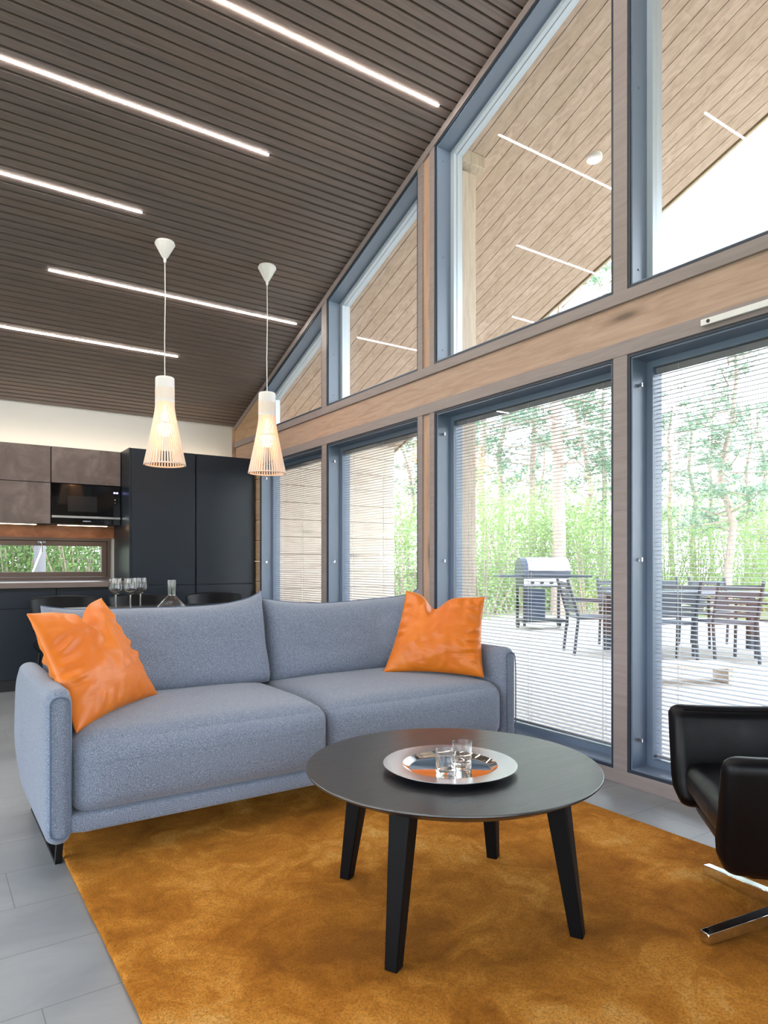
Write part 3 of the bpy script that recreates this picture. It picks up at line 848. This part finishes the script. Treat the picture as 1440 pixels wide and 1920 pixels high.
# back cushions
def back_cushion(x0, x1, y0, z0, h, lean, ear_l, ear_r, seed):
    n, mm = 44, 26; T = .115
    def P(u, v, side):
        a = 2*u-1; b = 2*v-1
        sx_ = (abs(a)**2.6); sy_ = (abs(b)**2.6)
        bul = ((1-abs(a)**12)*(1-abs(b)**5))
        bul = max(0, bul)**.5
        x = x0 + (x1-x0)*(.5 + .5*a*(1-.018*(1-b*b)))
        z = h*(.5 + .5*b*(1-.02*(1-a*a)))
        er = max(0, a)**7*max(0, b)**2; el = max(0, -a)**7*max(0, b)**2
        z += ear_r*er + ear_l*el - (.016*math.sin(PI*min(1, u*1.15)) + .004*math.sin(u*9+seed))*max(0, b)
        if b < -.5: z += .0
        wr = .010*noise.noise(Vector((u*3+seed, v*3, side*2)))+ .005*noise.noise(Vector((u*9+seed, v*7, side)))
        t = (T*(1.08 - .3*v) * bul + wr*bul)
        edge = .006
        y = -side*(t+edge)
        # crease lines near right ear
        y2 = y + lean*z
        return (x, y0 + y2, z0 + z)
    mb = MB()
    for side in (1, -1):
        mb.grid(lambda u, v, s=side: P(u, v, s), n, mm)
    W = n+1; H = W*(mm+1)
    for i in range(n):
        mb.f.append((i, i+1, H+i+1, H+i)); mb.f.append((mm*W+i, mm*W+i+1, H+mm*W+i+1, H+mm*W+i))
    for j in range(mm):
        mb.f.append((j*W, (j+1)*W, H+(j+1)*W, H+j*W)); mb.f.append((j*W+n, (j+1)*W+n, H+(j+1)*W+n, H+j*W+n))
    c = mb.build('back_cushion', F, sofa, ang=70)
    path = [P(u/30, 1, 1) for u in range(31)]
    path = [(p[0], p[1]+.006, p[2]+.001) for p in path]
    MB().tube(path, .003, 5).build('piping', M['piping'] , c)
    return c
back_cushion(.085, 1.135, .70, .475, .412, .24, .012, .05, 1.0)
back_cushion(1.130, 2.165, .70, .475, .412, .24, .01, .045, 5.0)
# sled legs
for x in (.06, SX1-SX0-.06):
    mb = MB(); hw = .011; pts = [(.10, .145), (.165, .006), (.80, .006), (.84, .145)]
    path = [Vector((x, p[0], p[1])) for p in pts]
    mb.prism([(.085, .150), (.155, 0), (.81, 0), (.855, .150), (.835, .150), (.797, .012), (.172, .012), (.117, .150)], x-hw, x+hw, 'x')
    mb.build('leg', M['metal_black'], sofa, smooth=False)

# ------------------------------------------------------------------ throw pillows: corners, bulge, chopped top
def pillow(name, TL, TR, BR, BL, T, chop, lab, seed, chop_u=.5):
    TL, TR, BR, BL = map(Vector, (TL, TR, BR, BL)); n = 48
    ctr = (TL+TR+BR+BL)/4
    nrm = (TR-BL).cross(TL-BR).normalized()
    if nrm.dot(Vector((0,0,EYE))-ctr) < 0: nrm = -nrm
    def P(u, v, side):
        a = 2*u-1; b = 2*v-1
        # pull the middles of the edges inwards so the corners stand out
        k = .075
        a2 = a*(1-k*(1-b*b)); b2 = b*(1-k*(1-a*a))
        cw = math.exp(-((u-chop_u)/.20)**2)*max(0, v-.25)/.75
        uu, vv = (a2+1)/2, (b2+1)/2
        # chop: the top middle sinks, the cheeks fold towards it
        vv -= chop*cw*cw
        uu += .10*chop*math.sin((u-chop_u)*PI*1.0)*-1*max(0, v-.4)
        p = BL*(1-uu)*(1-vv) + BR*uu*(1-vv) + TR*uu*vv + TL*(1-uu)*vv
        bul = max(0, (1-abs(a)**2.4)*(1-abs(b)**2.4))**.62
        r = max(abs(a), abs(b)); ed = max(0, (r-.45)/.55)*max(0, 1-(abs(a)*abs(b))**2)
        wr = .036*ed*ed*math.sin((a if abs(b) > abs(a) else b)*23+seed+3*noise.noise(Vector((a*2, b*2, seed)))) * (1-r**8)*abs(noise.noise(Vector((a*1.7+seed, b*1.7, 2))))*2.2
        wr += .012*noise.noise(Vector((u*4+seed, v*4, side))) + .006*noise.noise(Vector((u*12+seed, v*9, side*3)))
        # gather folds radiating from the chop
        wr -= .030*math.exp(-((u-chop_u)/.05)**2)*max(0, v-.62)/.38*(1 if side > 0 else .5)
        return p + nrm*side*(T*bul + wr*min(1, bul*2.2) + .003)
    mb = MB()
    for side in (1, -1): mb.grid(lambda u, v, s=side: P(u, v, s), n, n)
    W = n+1; H = W*W
    for i in range(n):
        mb.f += [(i, i+1, H+i+1, H+i), (n*W+i, n*W+i+1, H+n*W+i+1, H+n*W+i), (i*W, (i+1)*W, H+(i+1)*W, H+i*W), (i*W+n, (i+1)*W+n, H+(i+1)*W+n, H+i*W+n)]
    base = Vector((ctr.x, ctr.y, min(BL.z, BR.z)))
    mb.v = [tuple(Vector(p)-base) for p in mb.v]
    o = mb.build(name, M['velvet'], ang=80, loc=tuple(base)); tag(o, lab, 'pillow', 'orange satin pillows on the sofa'); return o
pillow('throw_pillow', (.318, 2.84, .895), (.66, 3.22, .93), (.86, 3.06, .505), (.455, 2.64, .475), .085, .17, 'orange satin throw pillow leaning on the left sofa arm', 1.3, .55)
pillow('throw_pillow', (2.27, 3.14, .93), (2.475, 2.70, .905), (2.40, 2.63, .495), (2.03, 3.01, .505), .085, .17, 'orange satin throw pillow leaning on the right sofa arm by the window', 4.1, .42)

# ------------------------------------------------------------------ coffee table and what stands on it
TC = (1.367, 1.645)
t = thing('coffee_table', 'round black stained coffee table with four tapered legs', 'table', (TC[0], TC[1], .021))
z = .461-.021
MB().lathe([(0, z-.034), (.40, z-.034), (.4495, z-.008), (.4525, z-.004), (.4520, z-.001), (.4500, z), (0, z)], 128).build('tabletop', M['oak'], t, ang=25)
MB().lathe([(0, z-.046), (.33, z-.046), (.34, z-.034), (0, z-.034)], 64).build('sub_frame', M['oak_edge'], t)
feet = [(1.022, 1.467), (1.188, 1.983), (1.548, 1.304), (1.710, 1.825)]
for fx, fy in feet:
    d = Vector((fx-TC[0], fy-TC[1])); u = d.normalized(); w_ = Vector((-u.y, u.x)); tp = d - u*.062
    mb = MB(); vs_ = []
    for c, h, zz in ((d, .0185, 0), (tp, .031, z-.034)):
        for a, b in ((-1,-1), (1,-1), (1,1), (-1,1)):
            p = c + u*a*h + w_*b*h; vs_.append((p.x, p.y, zz))
    mb.add(vs_, [(3,2,1,0), (4,5,6,7)] + [(i, (i+1) % 4, 4+(i+1) % 4, 4+i) for i in range(4)])
    mb.build('leg', M['oak_edge'], t, bevel=.003)
t = thing('serving_tray', 'round polished steel serving tray on the black coffee table', 'tray', (1.3215, 1.600, .4615))
MB().lathe([(0, .0), (.118, .0), (.125, .002), (.143, .013), (.198, .0165), (.2015, .0175), (.2015, .019), (.198, .019), (.143, .0155), (.1425, .0150)], 96, cap=False).build('rim', M['steel'], t)
MB().lathe([(0, .0025), (.120, .0025), (.128, .005), (.1425, .0150), (.141, .0130), (.126, .0025), (.118, .0012), (0, .0012)], 96).build('mirror_base', M['steel_mirror'], t)
gp = [(0, 0), (.026, 0), (.028, .003), (.0285, .020), (.031, .080), (.0292, .080), (.0266, .022), (.022, .019), (0, .018)]
o = MB().lathe(gp, 36).build('shot_glass', M['clear']); o.location = (1.255, 1.538, .4643)
tag(o, 'small thick-bottomed shot glass on the tray, the left and nearer one', 'glass', 'two shot glasses on the steel tray')
c = o.copy(); C.objects.link(c); c.location = (1.352, 1.580, .4643); c['label'] = 'small thick-bottomed shot glass on the tray, the right and farther one'

# ------------------------------------------------------------------ swivel armchair
ang = math.atan2(.716, -.697)
t = thing('swivel_armchair', 'black leather tub armchair on a chrome four-star swivel base', 'armchair', (2.142, .993, .021), ang)
Lm = M['leather']; z0 = -.021
# wrap-around shell: plan path from one arm tip round the back to the other
def shell_path(s):          # s in 0..1
    hw, xf, xb, rr = .275, .245, -.32, .24
    pts = []
    L1 = xf-(xb+rr); La = rr*PI/2; Lb = 2*(hw-rr); tot = 2*L1+2*La+Lb; d = s*tot
    if d < L1: return Vector((xf-d, hw)), Vector((0, 1))
    d -= L1
    if d < La: a = d/rr; return Vector((xb+rr-rr*math.sin(a), hw-rr+rr*math.cos(a))), Vector((-math.sin(a), math.cos(a)))
    d -= La
    if d < Lb: return Vector((xb, hw-rr-d)), Vector((-1, 0))
    d -= Lb
    if d < La: a = PI/2 + d/rr; return Vector((xb+rr-rr*math.sin(a), -(hw-rr)+rr*math.cos(a))), Vector((-math.sin(a), math.cos(a)))
    d -= La
    return Vector((xb+rr+d, -hw)), Vector((0, -1))
def sec(th, zb, zt, k=10):   # rounded closed section (offset across, height)
    out = []; r = th/2*.98
    for i in range(k+1): a = PI*i/k; out.append((r*math.cos(a), zt-r + r*math.sin(a)))
    m_ = 6
    for i in range(1, m_): out.append((-r*(1+.06*math.sin(PI*i/m_)), zt-r-(zt-zb-2*r)*i/m_))
    for i in range(k+1): a = PI + PI*i/k; out.append((r*math.cos(a), zb+r + r*math.sin(a)))
    for i in range(1, m_): out.append((r*(1+.06*math.sin(PI*i/m_)), zb+r+(zt-zb-2*r)*i/m_))
    return out
mb = MB(); NS = 64
rings = []
for i in range(-5, NS+6):
    s = max(0, min(1, i/NS)); p, nn = shell_path(s)
    tip = 1.0
    e = 0
    if i < 0: e = -i/5
    if i > NS: e = (i-NS)/5
    shrink = math.sqrt(max(0, 1-e*e)); fwd = .045*e if e < 1 else .045
    backness = max(0, math.sin(PI*s))**3
    zt = .588 + .03*backness; zb = .255 + .0*backness
    ring = []
    for (o_, z) in sec(.082, zb, zt):
        zr = (z-zb)/(zt-zb); flare = .075*(zr-.2)
        cz = (zb+zt)/2
        zz = cz + (z-cz)*(1-.16*(1-shrink))
        off = o_*max(.12, shrink) + flare
        lower = .018*max(0, .16-zr)/.16     # bottom of the tips tucks back
        q = p + nn*off; xx = q.x + (fwd - lower*(1 if (s < .06 or s > .94) else 0)*1.0)
        ring.append((xx, q.y, zz+z0))
    rings.append(ring)
n = len(rings[0])
for r_ in rings: mb.v += r_
for i in range(len(rings)-1):
    for j in range(n):
        k = (j+1) % n; mb.f.append((i*n+j, i*n+k, (i+1)*n+k, (i+1)*n+j))
mb.f.append(tuple(range(n))); mb.f.append(tuple((len(rings)-1)*n+j for j in range(n)))
sh = mb.build('shell', Lm, t, ang=75)
for sg in (1, -1):          # stitched edge along the inner top of each arm
    path = []
    for i in range(0, 26):
        s = i/NS if sg > 0 else 1-i/NS
        p, nn = shell_path(s); q = p + nn*(.075*.72-.026); path.append((q.x, q.y, .588+.03*max(0, math.sin(PI*s))**3-.012+z0))
    MB().tube(path, .0022, 5).build('stitched_seam', Lm, sh)
def sf(p, q):
    if q.z > 0: p.z += .022*(1-q.x**2)*(1-q.y**2)
    if q.x > .3: p.z += .010*(q.x-.3)*(1 if q.z < 0 else -.6)
    p.y *= 1 - .0*q.x; return p
MB().soft(-.27, .262, -.235, .235, .30+z0, .425+z0, .045, 16, sf).build('seat_cushion', Lm, t, ang=80)
MB().soft(-.24, .225, -.26, .26, .235+z0, .31+z0, .035, 12).build('seat_base', Lm, t, ang=80)
MB().soft(-.285, -.17, -.2, .2, .40+z0, .64+z0, .05, 14).build('back_cushion', Lm, t, ang=80)
MB().lathe([(.03, .055), (.03, .215), (0, .215)], 24).build('column', M['chrome'], t)
MB().lathe([(0, .215), (.09, .215), (.09, .225), (0, .225)], 24).build('mounting_plate', M['metal_black'], t)
MB().lathe([(0, .012), (.045, .012), (.045, .055), (.038, .062), (0, .062)], 28).build('hub', M['chrome'], t)
for kk in range(4):
    a = R(75 + 90*kk) - ang
    mb = MB(); ca, sa = math.cos(a), math.sin(a); vs_ = []
    for r_, hw, zb_, zt_ in ((.03, .020, .022, .060), (.342, .0185, 0.001, .030)):
        for (dw, zz) in ((-hw, zb_), (hw, zb_), (hw*.82, zt_), (-hw*.82, zt_)):
            vs_.append((r_*ca - dw*sa, r_*sa + dw*ca, zz))
    mb.add(vs_, [(3,2,1,0), (4,5,6,7)] + [(i, (i+1) % 4, 4+(i+1) % 4, 4+i) for i in range(4)])
    mb.build('leg', M['chrome'], t, bevel=.0025)

# ------------------------------------------------------------------ outside: terrace, roof overhang, log wall
struct(MB().box(-60, 80, -60, 90, -.35, -.25), 'ground', M['grass'])
m = MB(); x = XW+.21
y = -6.0
while y < 11.0:
    m.box(D1+.03, 13.2, y, y+.115, -.04, -.005); y += .121
m.box(D1+.03, 13.2, -6, 11, -.26, -.05)
struct(m, 'deck', M['deck'], smooth=False)
m = MB(); m2 = MB(); xx = D1+.006
while xx < XO - .03:
    x1 = min(xx+.114, XO)
    for s in (0, 1):
        pts = [(YR, zc(YR)), (YK+.5, zc(YK+.5)), (YK+.5, zc(YK+.5)+.02), (YR, zc(YR)+.02)]
        if s: pts = [(2*YR-p[0], p[1]) for p in pts]
        m.prism(pts, xx, x1, 'x')
    xx += .120
struct(m, 'roof', M['soffit'], smooth=False)
m2.prism([(YB-.5, zc(YB)-.19+.022), (YR, zc(YR)+.022), (YK+.5, zc(YK)-.19+.022), (YK+.5, zc(YK)+.06), (YR, zc(YR)+.25), (YB-.5, zc(YB)+.06)], D1+.006, XO+.02, 'x')
struct(m2, 'roof_deck', M['gap'], smooth=False)
m = MB()
for s in (0, 1):
    pts = [(YR, zc(YR)-.008), (YK+.5, zc(YK+.5)-.008), (YK+.5, zc(YK+.5)+.2), (YR, zc(YR)+.2)]
    if s: pts = [(2*YR-p[0], p[1]) for p in pts]
    m.prism(pts, XO+.021, XO+.045, 'x')
struct(m, 'trim_11', M['pine_out_y'], smooth=False)
m = MB(); z = 0
while z < 2.5:
    m.box(D1+.03, 5.0, YK, YK+.2, z, min(z+.197, 2.58)); z += .2
struct(m, 'wall_terrace', M['pine_out_x'], bevel=.006)
struct(MB().box(D1+.03, D1+.17, 3.60, 3.80, 0, zc(3.8)-.06), 'column_1', M['pine_out_z'], bevel=.004)
struct(MB().prism([(3.58, zc(3.58)-.09), (3.82, zc(3.82)-.09), (3.82, zc(3.82)-.002), (3.58, zc(3.58)-.002)], D1+.03, D1+.24), 'column_2', M['pine_out_z'], bevel=.004)
t = thing('soffit_disc', 'small round white disc under the outdoor roof boards', 'light', (4.08, 3.29, zc(3.29)))
MB().lathe([(0, -.014), (.05, -.014), (.062, -.006), (.062, .03), (0, .03)], 28).build('housing', M['white'], t)
MB().lathe([(0, -.017), (.045, -.016), (.045, -.0145), (0, -.0145)], 28).build('lens', M['led_top'], t)  # glowing disc standing for a pale round spot on the soffit

# grill
def dirp(px, dist):
    l = (px-720)/1280.0; return ((.5599+.8286*l)*dist, (.8286-.5599*l)*dist)
gx, gy = dirp(1016, 11.5)
t = thing('gas_grill', 'dark barrel-lid gas grill standing at the edge of the deck', 'grill', (gx, gy, 0), R(-30))
G = M['grill']; S = M['steel']
MB().box(-.38, .38, -.25, .25, .70, .88).build('firebox', G, t, bevel=.01)
pr = [(-.27, .88)] + [(-.27*math.cos(R(a)), .92+.27*math.sin(R(a))) for a in range(0, 181, 12)] + [(.27, .88)]
l_ = MB().prism([(p[0], p[1]) for p in pr], -.40, .40, 'x').build('lid', G, t, ang=30)
MB().prism([(p[0]*1.02, .88+(p[1]-.88)*1.02) for p in pr[2:-2]], -.30, .40, 'x').build('steel_skin', S, l_, ang=30)
MB().tube([(-.28, -.27, .98), (-.28, -.31, .98), (.28, -.31, .98), (.28, -.27, .98)], .012).build('handle', S, l_)
for s in (-1, 1): MB().box(*( (-.78, -.40) if s < 0 else (.40, .78)), -.25, .25, .86, .90).build('side_shelf', G, t, bevel=.008)
p = MB().box(-.38, .38, -.27, -.25, .72, .84).build('control_panel', S, t)
for k in range(4): MB().cyl((-.24+.16*k, -.27, .78), (-.24+.16*k, -.30, .78), .025, n=14).build('knob', M['plastic'], p)
for sx_ in (-1, 1):
    for sy_ in (-1, 1): MB().box(sx_*.36-.02, sx_*.36+.02, sy_*.22-.02, sy_*.22+.02, .06, .72).build('leg', M['plastic'], t)
MB().box(-.38, .38, -.24, .24, .12, .16).build('bottom_shelf', M['plastic'], t)
MB().box(-.34, -.02, -.245, -.235, .17, .68).build('cart_door', G, t)
for sx_ in (-1, 1): MB().cyl((sx_*.36-.02, .2, .07), (sx_*.36+.02, .2, .07), .07, n=20).build('wheel', M['plastic'], t)

# outdoor dining set
og = 'anthracite outdoor dining chairs'
def out_chair(lab):
    t = thing('outdoor_chair', lab, 'chair', (0,0,0), 0, og); m_ = M['plastic_grey']
    MB().box(-.22, .22, -.23, .23, .42, .45).build('seat', m_, t, bevel=.008)
    mb = MB()
    for k in range(5): mb.add([( -.24-.02*k-.008, -.22, .50+.075*k), (-.24-.02*k+.008, -.22, .50+.075*k), (-.24-.02*k+.008, .22, .50+.075*k), (-.24-.02*k-.008, .22, .50+.075*k), (-.255-.02*k-.008, -.22, .555+.075*k), (-.255-.02*k+.008, -.22, .555+.075*k), (-.255-.02*k+.008, .22, .555+.075*k), (-.255-.02*k-.008, .22, .555+.075*k)], [(3,2,1,0), (4,5,6,7), (0,1,5,4), (1,2,6,5), (2,3,7,6), (3,0,4,7)])
    mb.build('backrest', m_, t, smooth=False)
    for s in (-1, 1):
        MB().box(-.26, .24, s*.25-.022, s*.25+.022, .63, .655).build('armrest', m_, t, bevel=.006)
        MB().tube([(.23, s*.25, .63), (.24, s*.24, 0)], .019, 8).build('leg', m_, t)
        MB().tube([(-.36, s*.24, .90), (-.23, s*.24, .45), (-.28, s*.24, 0)], .019, 8).build('leg', m_, t)
    return t
tx, ty = dirp(1300, 8.3)
ra = R(-34)
t = thing('outdoor_table', 'long anthracite outdoor dining table on the deck', 'table', (tx, ty, 0), ra)
MB().box(-1.0, 1.0, -.45, .45, .71, .74).build('tabletop', M['plastic_grey'], t, bevel=.005)
for sx_ in (-.92, .92):
    for sy_ in (-.38, .38): MB().box(sx_-.03, sx_+.03, sy_-.03, sy_+.03, 0, .71).build('leg', M['plastic_grey'], t)
def loc_t(u, v): c, s = math.cos(ra), math.sin(ra); return (tx+u*c-v*s, ty+u*s+v*c, 0)
oc = out_chair('anthracite outdoor chair on the near side of the outdoor table, its left end'); oc.location = loc_t(-.62, -.66); oc.rotation_euler = (0,0,ra+R(90))
for u, v, a, lab in ((0.05, -.66, 90, 'anthracite outdoor chair on the near side of the outdoor table, in the middle'), (.75, -.70, 90, 'anthracite outdoor chair on the near side of the outdoor table, its right end'),
                  (-.6, .68, -90, 'anthracite outdoor chair on the far side of the outdoor table, its left end'), (0, .68, -90, 'anthracite outdoor chair on the far side of the outdoor table, in the middle'), (.65, .68, -90, 'anthracite outdoor chair on the far side of the outdoor table, its right end'),
                  (-1.22, .05, 0, 'anthracite outdoor chair at the grill end of the outdoor table')):
    place(oc, loc_t(u, v), ra+R(a), lab)
bx, by = dirp(1290, 6.3)
t = thing('low_outdoor_bench', 'low pale wooden bench on the deck before the outdoor table', 'bench', (bx, by, 0), ra)
MB().box(-.38, .38, -.17, .17, .14, .17).build('seat', M['pine_out_x'], t, bevel=.004)
for s in (-.32, .32): MB().box(s-.02, s+.02, -.15, .15, 0, .14).build('leg', M['pine_out_x'], t)

# ------------------------------------------------------------------ trees and shrubs
rnd = random.Random(7)
def pine_tree(name, label, x, y, h, r, crown_from, nb, seed, group='pines beyond the deck'):
    q = random.Random(seed); t = thing(name, label, 'tree', (x, y, -.25), 0, group)
    bend = [(q.uniform(-.06,.06)*k, q.uniform(-.06,.06)*k, h*k/6) for k in range(7)]
    mb = MB().tube(bend, [r*(1-.75*k/6) for k in range(7)], 12); mb.build('trunk', M['bark'], t)
    mb = MB(); nd = MB()
    for b in range(nb):
        zf = crown_from + (1-crown_from)*(b+q.random())/nb; z = h*zf
        a = q.uniform(0, 2*PI); ln = (h*.19)*(1.15-zf)*q.uniform(.6, 1.3)+.35
        p0 = Vector((0, 0, z)); d = Vector((math.cos(a), math.sin(a), q.uniform(-.15, .45))).normalized()
        p1 = p0 + d*ln; mb.tube([p0, p0+d*ln*.5+Vector((0,0,-.04*ln)), p1], [.022, .014, .005], 5)
        nt_ = int(10+ln*12)
        for k in range(nt_):
            c = p0 + d*ln*q.uniform(.35, 1.05) + Vector((q.uniform(-.2,.2), q.uniform(-.2,.2), q.uniform(-.1,.14)))
            for _ in range(10):
                v = Vector((q.gauss(0,1), q.gauss(0,1), q.gauss(.35,1))).normalized()*q.uniform(.09,.17); w_ = v.orthogonal().normalized()*.011
                nd.add([c-w_, c+w_, c+v], [(0,1,2)])
    mb.build('branches', M['bark'], t); o = nd.build('needles', M['needle'], t, smooth=False)
    return t
def shrub(name, label, x, y, h, w_, nl, seed, group='light green shrubs beyond the deck', leafsize=.07):
    q = random.Random(seed); t = thing(name, label, 'shrub', (x, y, -.25), 0, group)
    mb = MB(); lf = MB(); cl = []
    for k in range(14):
        a = q.uniform(0, 2*PI); rr = w_*.5*math.sqrt(q.random()); top = Vector((math.cos(a)*rr, math.sin(a)*rr, h*q.uniform(.45, .95)))
        mb.tube([(top.x*.15, top.y*.15, 0), (top.x*.6, top.y*.6, top.z*.55), top], [.025, .015, .005], 5); cl.append(top)
        for j in range(3): cl.append(Vector((top.x*.8, top.y*.8, top.z*q.uniform(.2, .9))))
    for k in range(nl):
        c = q.choice(cl) + Vector((q.gauss(0, w_*.13), q.gauss(0, w_*.13), q.gauss(0, h*.085)))
        if c.z < .02: c.z = q.uniform(.02, .4)
        u = Vector((q.gauss(0,1), q.gauss(0,1), q.gauss(0,.6))).normalized(); v = u.orthogonal().normalized()
        v = (v*math.cos(1)+u.cross(v)*math.sin(1)); s = leafsize*q.uniform(.6, 1.3)
        lf.add([c, c+u*s*.5+v*s*.28, c+u*s, c+u*s*.5-v*s*.28], [(0,1,2,3)])
    mb.build('stems', M['bark'], t); lf.build('leaves', M['leaf'], t, smooth=False); return t
x, y = dirp(1045, 14.5); t0 = pine_tree('pine_tree', 'tall pine with a stout pinkish trunk rising behind the grill', x, y, 11, .16, .30, 60, 1)
x, y = dirp(997, 21); t1 = pine_tree('pine_tree', 'thin pine to the left of the stout trunk behind the grill', x, y, 12, .12, .30, 60, 2)
x, y = dirp(1366, 16); t2 = pine_tree('pine_tree', 'slender pine seen through the right-hand tall window', x, y, 6.8, .11, .30, 44, 3)
far = 'pines far beyond the deck'
ORD = ['first', 'second', 'third', 'fourth', 'fifth', 'sixth', 'seventh', 'eighth', 'ninth', 'tenth', 'eleventh', 'twelfth']
def where(px, allpx, what):
    def zone(p): return 'in the tall window before the wooden post' if p < 785 else 'behind the grill' if p < 1160 else 'beyond the outdoor table'
    z_ = zone(px); same = sorted(p for p in allpx if zone(p) == z_)
    return '%s %s, %s from the left' % (what, z_, ORD[same.index(px)])
lab = 'hazy pine standing in the woods far beyond the deck'
PT = ((905, 20, 1, 1.0), (940, 26, 0, 2.0), (1095, 19, 2, 3.0), (1130, 24, 1, 4.2), (1175, 22, 0, 5.0), (1215, 26, 2, .6), (1260, 20, 1, 2.6), (1300, 27, 0, 3.6), (1335, 24, 1, 1.9), (1400, 22, 1, .2), (1430, 26, 0, 2.2), (1500, 18, 2, 1.2), (765, 24, 2, 2.9), (850, 30, 1, 5.5), (1020, 30, 2, 4.0))
for px, d, k, rz in PT:
    x, y = dirp(px, d); c_ = place((t0, t1, t2)[k], (x, y, -.25), rz, where(px, [p[0] for p in PT], 'hazy far pine'), far)
    if px > 1160: c_.scale = (.8, .8, (.25*d+1)/(11, 12, 6.8)[k])
slab = 'light green leafy shrub in the thicket beyond the deck'
s0 = shrub('leafy_shrub', slab, *dirp(905, 14.5), 3.2, 2.4, 5200, 11)
s1 = shrub('leafy_shrub', slab, *dirp(975, 15.5), 3.8, 2.8, 5600, 12)
s2 = shrub('leafy_shrub', slab, *dirp(1100, 15), 2.8, 2.6, 5200, 13)
ST = ((760, 14, 1, 1), (830, 15, 2, 2), (940, 17, 0, 3), (1020, 17.5, 1, 4), (1060, 16.5, 0, 2.4), (1140, 17, 1, .5), (1190, 18, 2, 1.5), (1250, 19, 0, 2.2), (1310, 19, 1, 3.3), (1380, 18, 2, 4.4), (1440, 19, 0, .8), (1520, 16, 1, 2), (700, 16, 0, 2))
SP = [p[0] for p in ST] + [905, 975, 1100]
for c_, p_ in ((s0, 905), (s1, 975), (s2, 1100)): c_['label'] = where(p_, SP, 'light green leafy shrub')
for px, d, k, rz in ST:
    x, y = dirp(px, d); place((s0, s1, s2)[k], (x, y, -.25), rz, where(px, SP, 'light green leafy shrub'))
# behind the kitchen window
s3 = shrub('leafy_shrub', 'shade-toned leafy shrub seen at the left end of the kitchen letterbox window', *dirp(30, 12), 3.2, 2.4, 5200, 21, 'shrubs outside the kitchen window')
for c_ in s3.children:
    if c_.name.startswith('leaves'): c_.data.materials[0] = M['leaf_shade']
kl = 'leafy green shrub seen through the kitchen letterbox window'
KT = ((-60, 13, 0, 0), (20, 12.5, 1, 1.2), (90, 13.5, 2, 2.2), (150, 12, 0, 3.1), (210, 13, 1, 4.6), (300, 13.5, 2, .3), (-150, 13, 1, 2), (-260, 12.5, 0, 1), (-380, 13, 2, 4), (50, 16, 1, 5), (180, 16, 0, 2))  # leftmost ones are unseen, added to darken the kitchen window's reflection
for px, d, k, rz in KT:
    x, y = dirp(px, d); place(s3, (x, y, -.25), rz, 'shade-toned leafy shrub outside the kitchen window, %s from the left' % ORD[sorted(p[0] for p in KT if p[0] > -1e3).index(px)] if px != 300 else 'shade-toned leafy shrub hidden behind the tall cabinets wall outside', 'shrubs outside the kitchen window')
for i_, (x, y) in enumerate(((-.9, 10.4), (-2.3, 11.6), (-3.8, 11.0), (-1.6, 13.4), (-5.2, 12.4))):  # unseen shrubs added to dim the kitchen window mirrored in the glass
    place(s3, (x, y, -.25), i_*1.3, 'added shade-toned leafy shrub behind the kitchen wall, %s one out to the left of the frame' % ORD[i_], 'shrubs outside the kitchen window')
x, y = dirp(73, 10)
t = thing('birch_tree', 'pale birch trunk seen in the middle of the kitchen letterbox window', 'tree', (x, y, -.25))
MB().tube([(0,0,0), (.02,0,2), (-.03,.02,4.5)], [.085,.078,.05], 14).build('trunk', M['birch'], t)
mb = MB(); q = random.Random(5)
for k in range(10): a = q.uniform(0, 6.28); mb.tube([(0,0,2.6+.18*k), (math.cos(a)*.6, math.sin(a)*.6, 3.0+.2*k)], [.02,.006], 5)
mb.build('branches', M['birch'], t)
x, y = dirp(38, 9.4)
o = MB().cyl((-.26, .17, 0), (.30, -.20, 1.7), .012, n=8).build('leaning_pole', M['white']); o.location = (x, y, -.25)
tag(o, 'thin white pole leaning outside the kitchen window', 'pole')
